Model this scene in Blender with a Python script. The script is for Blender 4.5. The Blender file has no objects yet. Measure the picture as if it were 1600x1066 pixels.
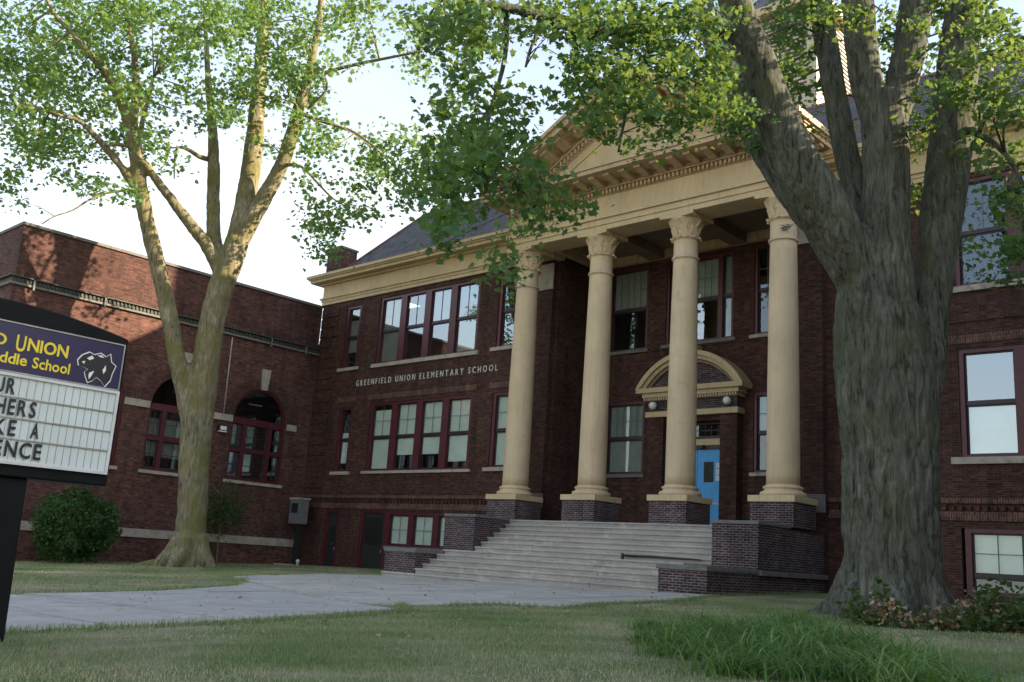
import bpy, bmesh, math, random
import numpy as np
from mathutils import Vector, Matrix

sc = bpy.context.scene
R = math.radians
# ------------------------------------------------------------------ camera
cam_d = bpy.data.cameras.new('camera'); cam = bpy.data.objects.new('camera', cam_d)
sc.collection.objects.link(cam); sc.camera = cam
cam_d.sensor_width = 36.0; cam_d.lens = 34.13; cam_d.clip_start = 0.05; cam_d.clip_end = 3000
cam.matrix_world = Matrix(((0.74056988, 0.10187207, 0.66421257, 0),
                           (0.66904242, -0.20409227, -0.71465278, 0),
                           (0.06275749, 0.9736367, -0.21930133, 0),
                           (0, 0, 0, 1)))
sc.render.resolution_x = 1024; sc.render.resolution_y = 682
# ------------------------------------------------------------------ sky, sun, exposure
SUN_EL = R(22); SUN_AZ = R(55)          # azimuth from +Y towards +X
world = bpy.data.worlds.new('World'); sc.world = world; world.use_nodes = True
wn = world.node_tree; wn.nodes.clear()
sky = wn.nodes.new('ShaderNodeTexSky'); sky.sky_type = 'NISHITA'; sky.sun_disc = False
sky.sun_elevation = SUN_EL; sky.sun_rotation = SUN_AZ
sky.air_density = 1.0; sky.dust_density = 1.5; sky.ozone_density = 1.0
bg = wn.nodes.new('ShaderNodeBackground'); bg.inputs['Strength'].default_value = 0.15
wo = wn.nodes.new('ShaderNodeOutputWorld')
# thin bright high cloud: denser towards the horizon all round, uneven overhead
tc_ = wn.nodes.new('ShaderNodeTexCoord'); sz_ = wn.nodes.new('ShaderNodeSeparateXYZ'); wn.links.new(tc_.outputs['Generated'], sz_.inputs[0])
vr = wn.nodes.new('ShaderNodeValToRGB'); wn.links.new(sz_.outputs[2], vr.inputs[0]); vr.color_ramp.elements[0].position = 0.0; vr.color_ramp.elements[0].color = (1, 1, 1, 1)
vr.color_ramp.elements[1].position = .60; vr.color_ramp.elements[1].color = (.10, .10, .10, 1)
cn_ = wn.nodes.new('ShaderNodeTexNoise'); cn_.inputs['Scale'].default_value = 2.6; cn_.inputs['Detail'].default_value = 6; cn_.inputs['Distortion'].default_value = .4
mp_ = wn.nodes.new('ShaderNodeMapping'); mp_.inputs['Scale'].default_value = (1, 1, 3.0); wn.links.new(tc_.outputs['Generated'], mp_.inputs[0]); wn.links.new(mp_.outputs[0], cn_.inputs['Vector'])
cm_ = wn.nodes.new('ShaderNodeMapRange'); wn.links.new(cn_.outputs['Fac'], cm_.inputs[0]); cm_.inputs[1].default_value = .35; cm_.inputs[2].default_value = .65; cm_.inputs[3].default_value = .65; cm_.inputs[4].default_value = 1.15
vm = wn.nodes.new('ShaderNodeMath'); vm.operation = 'MULTIPLY'; vm.use_clamp = True; wn.links.new(vr.outputs[0], vm.inputs[0]); wn.links.new(cm_.outputs[0], vm.inputs[1])
vx = wn.nodes.new('ShaderNodeMix'); vx.data_type = 'RGBA'; wn.links.new(vm.outputs[0], vx.inputs[0]); wn.links.new(sky.outputs[0], vx.inputs[6]); vx.inputs[7].default_value = (3.95, 3.78, 3.52, 1)
wn.links.new(vx.outputs[2], bg.inputs[0]); wn.links.new(bg.outputs[0], wo.inputs[0])
sun_d = bpy.data.lights.new('sun', 'SUN'); sun_d.energy = 5.0; sun_d.angle = R(0.6); sun_d.color = (1.0, 0.82, 0.58)
sun = bpy.data.objects.new('sun', sun_d); sc.collection.objects.link(sun)
sdir = Vector((math.sin(SUN_AZ)*math.cos(SUN_EL), math.cos(SUN_AZ)*math.cos(SUN_EL), math.sin(SUN_EL)))
sun.rotation_euler = sdir.to_track_quat('Z', 'Y').to_euler(); sun.location = (40, 30, 40)
sc.view_settings.view_transform = 'Standard'; sc.view_settings.look = 'None'
sc.view_settings.gamma = 1.0; sc.view_settings.use_curve_mapping = False
sc.view_settings.exposure = 1.58
sc.render.engine = 'CYCLES'
sc.cycles.max_bounces = 8; sc.cycles.transparent_max_bounces = 12

col = sc.collection
rnd = random.Random(11)
rng = np.random.default_rng(7)

# ------------------------------------------------------------------ ground function
def gz(x, y):
    x = min(max(x, -46.0), 12.0); y = min(max(y, -8.0), 34.0)
    return -0.79 + 0.0191*(x+24) + 0.0288*(y-21)

# ------------------------------------------------------------------ object helpers
WL = {}
def wloc(o): return WL.get(o.name, Vector((0, 0, 0)))
def link(o, parent=None, at=None):
    col.objects.link(o)
    at = Vector(at) if at is not None else (wloc(parent) if parent else Vector((0, 0, 0)))
    WL[o.name] = at
    if parent: o.parent = parent; o.location = at - wloc(parent)
    else: o.location = at
    return o
def tag(o, label=None, cat=None, group=None, kind=None):
    if label: o['label'] = label
    if cat: o['category'] = cat
    if group: o['group'] = group
    if kind: o['kind'] = kind
    return o
def thing(name, at, label, cat, group=None):
    return tag(link(bpy.data.objects.new(name, None), None, at), label, cat, group)

class MB:
    """collects shapes in world coordinates; build() links them as ONE mesh object"""
    def __init__(s, T=None): s.v = []; s.f = []; s.T = T; s.sm = []
    def add(s, vs, fs, smooth=False):
        n = len(s.v)
        if s.T: vs = [s.T(*p) for p in vs]
        s.v += [tuple(p) for p in vs]; s.f += [tuple(i+n for i in f) for f in fs]; s.sm += [smooth]*len(fs); return s
    def box(s, x0, x1, y0, y1, z0, z1):
        return s.add([(x0,y0,z0),(x1,y0,z0),(x1,y1,z0),(x0,y1,z0),(x0,y0,z1),(x1,y0,z1),(x1,y1,z1),(x0,y1,z1)],
                     [(0,3,2,1),(4,5,6,7),(0,1,5,4),(1,2,6,5),(2,3,7,6),(3,0,4,7)])
    def prism(s, pts, axis, a, b):
        """pts: 2D outline; axis 'y': (x,z) outline extruded y a..b; 'x': (y,z) outline"""
        n = len(pts)
        if axis == 'y': vs = [(p[0], a, p[1]) for p in pts]+[(p[0], b, p[1]) for p in pts]
        elif axis == 'x': vs = [(a, p[0], p[1]) for p in pts]+[(b, p[0], p[1]) for p in pts]
        else: vs = [(p[0], p[1], a) for p in pts]+[(p[0], p[1], b) for p in pts]
        fs = [tuple(range(n)), tuple(range(2*n-1, n-1, -1))]+[(i, (i+1) % n, n+(i+1) % n, n+i) for i in range(n)]
        return s.add(vs, fs)
    def lathe(s, cx, cy, prof, seg=32, smooth=True):
        """prof: list of (r, z)"""
        vs = []; fs = []
        for r, z in prof:
            for k in range(seg):
                a = 2*math.pi*k/seg; vs.append((cx+r*math.cos(a), cy+r*math.sin(a), z))
        for i in range(len(prof)-1):
            for k in range(seg): fs.append((i*seg+k, i*seg+(k+1) % seg, (i+1)*seg+(k+1) % seg, (i+1)*seg+k))
        fs.append(tuple(range(seg-1, -1, -1))); fs.append(tuple((len(prof)-1)*seg+k for k in range(seg)))
        return s.add(vs, fs, smooth)
    def tube(s, pts, seg=8, smooth=True):
        """pts: (x,y,z,r)"""
        vs = []; fs = []; n = len(pts); up = Vector((0.13, 0.21, 1)).normalized(); u = None
        for i, p in enumerate(pts):
            a = Vector(pts[max(0, i-1)][:3]); b = Vector(pts[min(n-1, i+1)][:3]); d = (b-a)
            if d.length < 1e-6: d = up.copy()
            d.normalize()
            if u is None: u = d.cross(Vector((0.3, 1, 0.1))).normalized()
            else: u = (u-d*u.dot(d)).normalized()
            w = d.cross(u)
            for k in range(seg):
                t = 2*math.pi*k/seg; q = Vector(p[:3])+(u*math.cos(t)+w*math.sin(t))*p[3]; vs.append(tuple(q))
        for i in range(n-1):
            for k in range(seg): fs.append((i*seg+k, i*seg+(k+1) % seg, (i+1)*seg+(k+1) % seg, (i+1)*seg+k))
        fs.append(tuple(range(seg-1, -1, -1))); fs.append(tuple((n-1)*seg+k for k in range(seg)))
        return s.add(vs, fs, smooth)
    def build(s, name, mat, parent=None, at=None, bevel=0):
        o_at = Vector(at) if at is not None else (wloc(parent) if parent else Vector((0, 0, 0)))
        me = bpy.data.meshes.new(name)
        me.from_pydata([(p[0]-o_at.x, p[1]-o_at.y, p[2]-o_at.z) for p in s.v], [], s.f)
        me.polygons.foreach_set('use_smooth', s.sm)
        bm = bmesh.new(); bm.from_mesh(me); bmesh.ops.recalc_face_normals(bm, faces=bm.faces)
        if bevel:
            es = [e for e in bm.edges if len(e.link_faces) == 2 and e.calc_face_angle(0) > 0.6]
            bmesh.ops.bevel(bm, geom=es, offset=bevel, segments=1, affect='EDGES', clamp_overlap=True)
        bm.to_mesh(me); bm.free(); me.materials.append(mat)
        return link(bpy.data.objects.new(name, me), parent, o_at)

def copy_at(o, parent, at):
    c = o.copy(); col.objects.link(c); WL[c.name] = Vector(at); c.parent = parent; c.location = Vector(at)-wloc(parent); return c

# ------------------------------------------------------------------ materials
def nt(name):
    m = bpy.data.materials.new(name); m.use_nodes = True; t = m.node_tree
    return m, t, t.nodes['Principled BSDF'], t.nodes, t.links
def noise(N, L, scale, detail=4, rough=.6, vec=None, dist=0):
    n = N.new('ShaderNodeTexNoise'); n.inputs['Scale'].default_value = scale; n.inputs['Detail'].default_value = detail
    n.inputs['Roughness'].default_value = rough; n.inputs['Distortion'].default_value = dist
    if vec is not None: L.new(vec, n.inputs['Vector'])
    return n.outputs['Fac']
def ramp(N, L, fac, stops):
    r = N.new('ShaderNodeValToRGB'); L.new(fac, r.inputs[0]); e = r.color_ramp.elements
    while len(e) > 1: e.remove(e[-1])
    e[0].position = stops[0][0]; e[0].color = (*stops[0][1], 1) if len(stops[0][1]) == 3 else stops[0][1]
    for p, c in stops[1:]:
        q = e.new(p); q.color = (*c, 1)
    return r.outputs[0]
def mix(N, L, fac, a, b, mode='MIX'):
    m = N.new('ShaderNodeMix'); m.data_type = 'RGBA'; m.blend_type = mode
    for s, v in ((0, fac), (6, a), (7, b)):
        if hasattr(v, 'links'): L.new(v, m.inputs[s])
        elif isinstance(v, (int, float)): m.inputs[s].default_value = v
        else: m.inputs[s].default_value = (*v, 1)
    return m.outputs[2]
def bump(N, L, h, strength, dist=.02, B=None):
    b = N.new('ShaderNodeBump'); b.inputs['Strength'].default_value = strength; b.inputs['Distance'].default_value = dist
    L.new(h, b.inputs['Height'])
    if B is not None: L.new(b.outputs[0], B.inputs['Normal'])
    return b.outputs[0]
def gray(v): return (v, v, v)
def pos(N): return N.new('ShaderNodeNewGeometry').outputs['Position']

def plain(name, c, rough=.6, var=.12, scale=3, bs=.1, metal=0, spec=.5, dirt=None):
    m, t, B, N, L = nt(name); P = pos(N)
    f = noise(N, L, scale, 5, .65, P)
    lo = tuple(x*(1-var*1.6) for x in c); hi = tuple(min(1, x*(1+var)) for x in c)
    c0 = ramp(N, L, f, [(.3, lo), (.7, hi)])
    if dirt:
        f2 = noise(N, L, dirt[1], 6, .7, P, .4)
        k = ramp(N, L, f2, [(dirt[2], gray(0)), (dirt[2]+.12, gray(dirt[3] if len(dirt) > 3 else .8))])
        c0 = mix(N, L, k, c0, dirt[0])
    L.new(c0, B.inputs['Base Color']); B.inputs['Roughness'].default_value = rough; B.inputs['Metallic'].default_value = metal
    B.inputs['Specular IOR Level'].default_value = spec
    if bs: bump(N, L, noise(N, L, scale*14, 4, .7, P), bs, .01, B)
    return m

def paint(name, c, grime, amt=.5):
    m, t, B, N, L = nt(name); g_ = N.new('ShaderNodeNewGeometry'); P = g_.outputs['Position']
    mp = N.new('ShaderNodeMapping'); mp.inputs['Scale'].default_value = (1, 1, .10); L.new(P, mp.inputs[0])
    c0 = ramp(N, L, noise(N, L, .8, 5, .6, P), [(.3, tuple(x*.86 for x in c)), (.7, tuple(x*1.06 for x in c))])
    k = ramp(N, L, noise(N, L, 7, 6, .7, mp.outputs[0], .3), [(.50, gray(0)), (.72, gray(amt))]); c0 = mix(N, L, k, c0, grime)
    k = ramp(N, L, noise(N, L, 2.6, 6, .75, P, .6), [(.58, gray(0)), (.70, gray(amt))]); c0 = mix(N, L, k, c0, grime)
    k = ramp(N, L, noise(N, L, 22, 3, .7, P, .2), [(.70, gray(0)), (.74, gray(.55))]); c0 = mix(N, L, k, c0, tuple(x*.45 for x in grime))
    L.new(c0, B.inputs['Base Color']); B.inputs['Roughness'].default_value = .62; B.inputs['Specular IOR Level'].default_value = .3
    bump(N, L, noise(N, L, 18, 5, .7, P), .25, .01, B); return m

def brick(name, c1, c2, mortar, soldier=False, mscale=.011, bs=.6, bw=.215, rh=.0677, dark=.35):
    m, t, B, N, L = nt(name); g = N.new('ShaderNodeNewGeometry'); P = g.outputs['Position']
    sp = N.new('ShaderNodeSeparateXYZ'); L.new(P, sp.inputs[0]); sn = N.new('ShaderNodeSeparateXYZ'); L.new(g.outputs['True Normal'], sn.inputs[0])
    ab = N.new('ShaderNodeMath'); ab.operation = 'ABSOLUTE'; L.new(sn.outputs[0], ab.inputs[0])
    gt = N.new('ShaderNodeMath'); gt.operation = 'GREATER_THAN'; L.new(ab.outputs[0], gt.inputs[0]); gt.inputs[1].default_value = .6
    u = N.new('ShaderNodeMix'); L.new(gt.outputs[0], u.inputs[0]); L.new(sp.outputs[0], u.inputs[2]); L.new(sp.outputs[1], u.inputs[3])
    cb = N.new('ShaderNodeCombineXYZ')
    if soldier: L.new(sp.outputs[2], cb.inputs[0]); L.new(u.outputs[0], cb.inputs[1])
    else: L.new(u.outputs[0], cb.inputs[0]); L.new(sp.outputs[2], cb.inputs[1])
    b = N.new('ShaderNodeTexBrick'); L.new(cb.outputs[0], b.inputs['Vector'])
    b.inputs['Scale'].default_value = 1; b.inputs['Brick Width'].default_value = bw; b.inputs['Row Height'].default_value = rh
    b.inputs['Mortar Size'].default_value = mscale; b.inputs['Mortar Smooth'].default_value = .15; b.inputs['Bias'].default_value = -.1
    b.inputs['Color1'].default_value = (*c1, 1); b.inputs['Color2'].default_value = (*c2, 1); b.inputs['Mortar'].default_value = (*mortar, 1)
    f = noise(N, L, .55, 6, .65, P, .5)
    c0 = mix(N, L, 1.0, b.outputs['Color'], ramp(N, L, f, [(.25, gray(1-dark)), (.75, gray(1.12))]), 'MULTIPLY')
    f3 = noise(N, L, 9, 3, .6, P)
    c0 = mix(N, L, 1.0, c0, ramp(N, L, f3, [(.3, gray(.8)), (.7, gray(1.2))]), 'MULTIPLY')
    mpz = N.new('ShaderNodeMapping'); mpz.inputs['Scale'].default_value = (1, 1, .18); L.new(P, mpz.inputs[0])
    c0 = mix(N, L, 1.0, c0, ramp(N, L, noise(N, L, 1.7, 6, .7, mpz.outputs[0], .4), [(.30, gray(.62)), (.55, gray(1.0)), (.75, (1.22, 1.18, 1.14))]), 'MULTIPLY')
    cs = N.new('ShaderNodeMapping'); cs.inputs['Scale'].default_value = (1/bw, 1/rh, 1); L.new(cb.outputs[0], cs.inputs[0])
    wn_ = N.new('ShaderNodeTexWhiteNoise'); fl_ = N.new('ShaderNodeVectorMath'); fl_.operation = 'FLOOR'; L.new(cs.outputs[0], fl_.inputs[0]); L.new(fl_.outputs[0], wn_.inputs[0])
    c0 = mix(N, L, 1.0, c0, ramp(N, L, wn_.outputs['Value'], [(0, gray(.62)), (.35, gray(.95)), (.8, gray(1.12)), (1, (1.5, 1.35, 1.2))]), 'MULTIPLY')
    L.new(c0, B.inputs['Base Color']); B.inputs['Roughness'].default_value = .85; B.inputs['Specular IOR Level'].default_value = .25
    iv = N.new('ShaderNodeMath'); iv.operation = 'SUBTRACT'; iv.inputs[0].default_value = 1; L.new(b.outputs['Fac'], iv.inputs[1])
    bump(N, L, iv.outputs[0], bs, .012, B)
    return m

M = {}
M['brick'] = brick('red_brown_brick', (.092, .032, .023), (.050, .021, .017), (.085, .062, .05))
M['brick_annex'] = brick('red_brick', (.15, .052, .038), (.080, .032, .027), (.13, .095, .08))
M['brick_parapet'] = brick('dark_red_brick', (.12, .042, .034), (.075, .030, .027), (.09, .07, .06))
M['brick_pier'] = brick('iron_spot_brick', (.075, .034, .036), (.028, .020, .028), (.19, .165, .165), mscale=.013)
M['soldier'] = brick('soldier_brick', (.14, .055, .04), (.09, .038, .03), (.16, .12, .1), soldier=True)
M['cream'] = paint('cream_paint', (.57, .44, .255), (.30, .205, .11), .45)
M['cream_column'] = paint('cream_column_paint', (.61, .475, .30), (.37, .26, .13), .45)
M['cream_cornice'] = paint('weathered_cornice_paint', (.52, .385, .24), (.24, .12, .07), .7)
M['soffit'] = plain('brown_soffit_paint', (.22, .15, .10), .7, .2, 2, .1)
M['maroon'] = plain('maroon_window_paint', (.085, .013, .020), .45, .18, 4, .05)
M['sash'] = plain('dark_sash_paint', (.028, .014, .020), .45, .15, 4, .03)
M['stone'] = plain('limestone', (.40, .35, .29), .8, .16, 2.5, .3, dirt=((.16, .13, .11), 4, .55, .7))
M['stonedark'] = plain('weathered_capstone', (.17, .16, .15), .85, .2, 3, .4, dirt=((.07, .07, .055), 3, .5, .7))
M['blind'] = plain('white_window_blind', (.72, .72, .66), .8, .05, 2, 0)
M['blind_dim'] = plain('grey_window_shade', (.34, .33, .30), .8, .1, 2, 0)
M['muntin'] = plain('grey_muntin_paint', (.16, .16, .17), .5, .1, 4, 0)
M['black'] = plain('black_sign_metal', (.005, .007, .008), .6, .2, 4, .03, spec=.15)
M['dark_metal'] = plain('dark_metal', (.02, .02, .02), .5, .2, 5, .05)
M['grey_metal'] = plain('galvanised_metal', (.35, .35, .34), .45, .2, 5, .05, metal=.6)
M['white_metal'] = plain('white_painted_metal', (.62, .62, .6), .45, .08, 3, .02)
M['board'] = plain('white_message_board', (.62, .68, .66), .45, .06, 2, .02)
M['purple'] = plain('purple_sign_panel', (.014, .010, .062), .4, .1, 3, 0)
M['yellow'] = plain('yellow_sign_lettering', (.80, .62, .03), .5, .05, 4, 0)
M['letter'] = plain('black_letter', (.008, .008, .012), .45, .1, 4, 0)
M['letter_metal'] = plain('pale_metal_letter', (.62, .60, .56), .5, .1, 4, 0)
M['cupola'] = paint('weathered_cupola_paint', (.50, .43, .34), (.26, .22, .16), .6)
M['white'] = plain('white_plastic', (.75, .75, .73), .5, .05, 4, 0)
M['blue'] = plain('blue_door_paint', (.05, .34, .70), .4, .10, 3, .04)
M['paper'] = plain('paper_notice', (.66, .68, .68), .8, .06, 6, 0)
M['roof'] = plain('grey_roof_shingle', (.115, .11, .12), .9, .25, 2.5, .5)
M['ridge'] = plain('ridge_tile', (.22, .12, .10), .8, .2, 3, .2)
M['lamp'] = plain('frosted_lamp_globe', (.8, .8, .76), .35, .03, 3, 0)
M['green_metal'] = plain('green_patina_frieze', (.05, .055, .042), .7, .25, 3, .2, dirt=((.10, .09, .07), 5, .55, .6))
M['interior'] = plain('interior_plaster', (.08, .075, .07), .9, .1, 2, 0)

def concrete(name, c, joint=None):
    m, t, B, N, L = nt(name); P = pos(N)
    c0 = ramp(N, L, noise(N, L, .8, 6, .65, P), [(.3, tuple(x*.80 for x in c)), (.7, tuple(x*1.1 for x in c))])
    c0 = mix(N, L, 1.0, c0, ramp(N, L, noise(N, L, 45, 3, .7, P), [(.3, gray(.86)), (.7, gray(1.1))]), 'MULTIPLY')
    k = ramp(N, L, noise(N, L, 3.2, 6, .75, P, .8), [(.60, gray(0)), (.70, gray(.6))])
    c0 = mix(N, L, k, c0, tuple(x*.45 for x in c))
    mp = N.new('ShaderNodeMapping'); mp.inputs['Scale'].default_value = (.35, 1, 2.2); L.new(P, mp.inputs[0])
    k = ramp(N, L, noise(N, L, 3.6, 7, .78, mp.outputs[0], .9), [(.50, gray(0)), (.66, gray(.75))]); c0 = mix(N, L, k, c0, tuple(x*.55 for x in c))
    k = ramp(N, L, noise(N, L, 1.4, 6, .7, P, 1.2), [(.56, gray(0)), (.66, gray(.5))]); c0 = mix(N, L, k, c0, tuple(min(1, x*1.45) for x in c))
    L.new(c0, B.inputs['Base Color']); B.inputs['Roughness'].default_value = .88; B.inputs['Specular IOR Level'].default_value = .25
    bump(N, L, noise(N, L, 60, 4, .7, P), .35, .006, B)
    return m
M['step'] = concrete('worn_concrete_steps', (.40, .37, .33))
M['walk'] = concrete('concrete_walk', (.41, .38, .345))
M['walk_b'] = concrete('concrete_landing', (.44, .40, .35))

def glass(name, refl=.11, tint=.95):
    m = bpy.data.materials.new(name); m.use_nodes = True; t = m.node_tree; N = t.nodes; L = t.links; N.clear()
    o = N.new('ShaderNodeOutputMaterial'); tr = N.new('ShaderNodeBsdfTransparent'); tr.inputs[0].default_value = (tint*.95, tint, tint*.98, 1)
    gl = N.new('ShaderNodeBsdfGlossy'); gl.inputs['Roughness'].default_value = .015; gl.inputs['Color'].default_value = (.80, .92, 1, 1)
    # Schlick reflectance on the outer face only (the pane is a thin box)
    fr = N.new('ShaderNodeLayerWeight'); fr.inputs['Blend'].default_value = .5
    pw = N.new('ShaderNodeMath'); pw.operation = 'POWER'; L.new(fr.outputs['Facing'], pw.inputs[0]); pw.inputs[1].default_value = 5
    m1 = N.new('ShaderNodeMath'); m1.operation = 'MULTIPLY_ADD'; L.new(pw.outputs[0], m1.inputs[0]); m1.inputs[1].default_value = 1-refl; m1.inputs[2].default_value = refl
    gb = N.new('ShaderNodeNewGeometry'); iv_ = N.new('ShaderNodeMath'); iv_.operation = 'SUBTRACT'; iv_.inputs[0].default_value = 1; L.new(gb.outputs['Backfacing'], iv_.inputs[1])
    ad = N.new('ShaderNodeMath'); ad.operation = 'MULTIPLY'; ad.use_clamp = True; L.new(m1.outputs[0], ad.inputs[0]); L.new(iv_.outputs[0], ad.inputs[1])
    P = pos(N); b = N.new('ShaderNodeBump'); b.inputs['Strength'].default_value = .25; b.inputs['Distance'].default_value = .004
    L.new(noise(N, L, 1.3, 1, .5, P), b.inputs['Height']); L.new(b.outputs[0], gl.inputs['Normal'])
    mx = N.new('ShaderNodeMixShader'); L.new(ad.outputs[0], mx.inputs[0]); L.new(tr.outputs[0], mx.inputs[1]); L.new(gl.outputs[0], mx.inputs[2])
    L.new(mx.outputs[0], o.inputs[0]); return m
M['glass'] = glass('window_glass'); M['glass_hi'] = glass('old_reflective_glass', .29, .92)

def bark(name, c_lo, c_hi, moss, mossamt, sc=1.0):
    m, t, B, N, L = nt(name); P = pos(N)
    mp = N.new('ShaderNodeMapping'); mp.inputs['Scale'].default_value = (1, 1, .16); L.new(P, mp.inputs[0])
    f = noise(N, L, 11*sc, 7, .72, mp.outputs[0], .9)
    c0 = ramp(N, L, f, [(.34, tuple(x*.22 for x in c_lo)), (.44, c_lo), (.66, c_hi)])
    big = noise(N, L, .9, 4, .6, P, .3)
    c0 = mix(N, L, 1.0, c0, ramp(N, L, big, [(.3, gray(.7)), (.7, gray(1.25))]), 'MULTIPLY')
    k = ramp(N, L, noise(N, L, 1.1, 5, .65, P, .6), [(mossamt, gray(0)), (mossamt+.16, gray(.8))])
    c0 = mix(N, L, k, c0, moss)
    L.new(c0, B.inputs['Base Color']); B.inputs['Roughness'].default_value = .92; B.inputs['Specular IOR Level'].default_value = .15
    bump(N, L, f, .9, .05, B)
    return m
M['bark_right'] = bark('grey_maple_bark', (.070, .074, .055), (.165, .163, .13), (.085, .092, .04), .54)
M['bark_left'] = bark('mossy_maple_bark', (.16, .14, .09), (.33, .29, .19), (.16, .145, .05), .44)

def leaf(name, dark, mid, light, trans=.45, tc=(.35, .42, .05)):
    m = bpy.data.materials.new(name); m.use_nodes = True; t = m.node_tree; N = t.nodes; L = t.links; N.clear()
    o = N.new('ShaderNodeOutputMaterial'); at = N.new('ShaderNodeAttribute'); at.attribute_name = 'tint'
    c = ramp(N, L, at.outputs['Fac'], [(0, dark), (.5, mid), (1, light)])
    d = N.new('ShaderNodeBsdfPrincipled'); L.new(c, d.inputs['Base Color']); d.inputs['Roughness'].default_value = .5; d.inputs['Specular IOR Level'].default_value = .35
    tl = N.new('ShaderNodeBsdfTranslucent'); c2 = mix(N, L, .5, c, tc); L.new(c2, tl.inputs[0])
    mx = N.new('ShaderNodeMixShader'); mx.inputs[0].default_value = trans
    L.new(d.outputs[0], mx.inputs[1]); L.new(tl.outputs[0], mx.inputs[2]); L.new(mx.outputs[0], o.inputs[0]); return m
M['leaf_left'] = leaf('maple_leaf_pale', (.045, .125, .055), (.08, .185, .06), (.20, .28, .05), .45, (.38, .50, .07))
M['leaf_right'] = leaf('maple_leaf_deep', (.025, .085, .04), (.05, .14, .05), (.12, .22, .05), .40)
M['leaf_shrub'] = leaf('shrub_leaf', (.018, .06, .018), (.03, .09, .025), (.06, .13, .03), .3)
M['leaf_weed'] = leaf('weed_leaf', (.03, .07, .02), (.06, .10, .03), (.13, .13, .06), .3)
M['leaf_dry'] = leaf('dry_leaf', (.16, .08, .04), (.28, .19, .11), (.42, .34, .24), .2, (.4, .25, .1))
M['grass'] = leaf('grass_blade', (.12, .20, .065), (.24, .30, .12), (.46, .42, .26), .3, (.3, .35, .08))
M['lily'] = leaf('lily_blade', (.04, .11, .025), (.095, .195, .045), (.26, .34, .12), .35, (.3, .45, .06))

def lawn_mat():
    m, t, B, N, L = nt('lawn_soil_and_turf'); P = pos(N)
    a = ramp(N, L, noise(N, L, .55, 5, .7, P, .4), [(.35, (.13, .175, .065)), (.48, (.21, .22, .11)), (.62, (.34, .29, .20))])
    b_ = mix(N, L, 1.0, a, ramp(N, L, noise(N, L, 30, 4, .75, P), [(.3, gray(.55)), (.7, gray(1.3))]), 'MULTIPLY')
    L.new(b_, B.inputs['Base Color']); B.inputs['Roughness'].default_value = .95; B.inputs['Specular IOR Level'].default_value = .1
    bump(N, L, noise(N, L, 55, 4, .8, P), .8, .03, B); return m
M['lawn'] = lawn_mat()

# ------------------------------------------------------------------ SETTING: ground, walks
xs = [-400, -150, -80, -60, -46]+list(range(-44, 14, 2))+[12, 30, 80, 150, 400]; xs = sorted(set(xs))
ys = sorted(set([-400, -150, -60, -20, -8]+list(range(-6, 36, 2))+[50, 90, 160, 400]))
g = MB(); vs = [(x, y, gz(x, y)) for y in ys for x in xs]; W_ = len(xs)
g.add(vs, [(j*W_+i, j*W_+i+1, (j+1)*W_+i+1, (j+1)*W_+i) for j in range(len(ys)-1) for i in range(W_-1)], True)
tag(g.build('lawn', M['lawn']), kind='structure')

walkA = [(-16.3, -6), (-16.8, 6.8), (-17.3, 9.4), (-19.0, 12.2), (-23.8, 15.05), (-19.2, 12.9), (-12.95, 10.45), (-11.5, 10.2), (-10.75, 7.1), (-10.45, 5.4), (-10.3, 3.5), (-10.2, -6)]
walkB = [(-23.85, 15.15), (-26.4, 19.9), (-25.2, 21.35), (-12.6, 21.3), (-11.5, 17.5), (-11.4, 15), (-10.75, 13.1), (-11.9, 12.9), (-12.2, 11.7), (-12.9, 10.52), (-19.2, 12.97)]
def slab(name, poly, mat, up, **k):
    mb = MB(); n = len(poly)
    vs = [(x, y, gz(x, y)+up) for x, y in poly]+[(x, y, gz(x, y)-.25) for x, y in poly]
    mb.add(vs, [tuple(range(n))]+[(i, (i+1) % n, n+(i+1) % n, n+i) for i in range(n)])
    return tag(mb.build(name, mat, **k), kind='structure')
walkA = [p for i, p in enumerate(walkA) if i != 4]; walkA.insert(4, (-21.6, 13.85))
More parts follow.
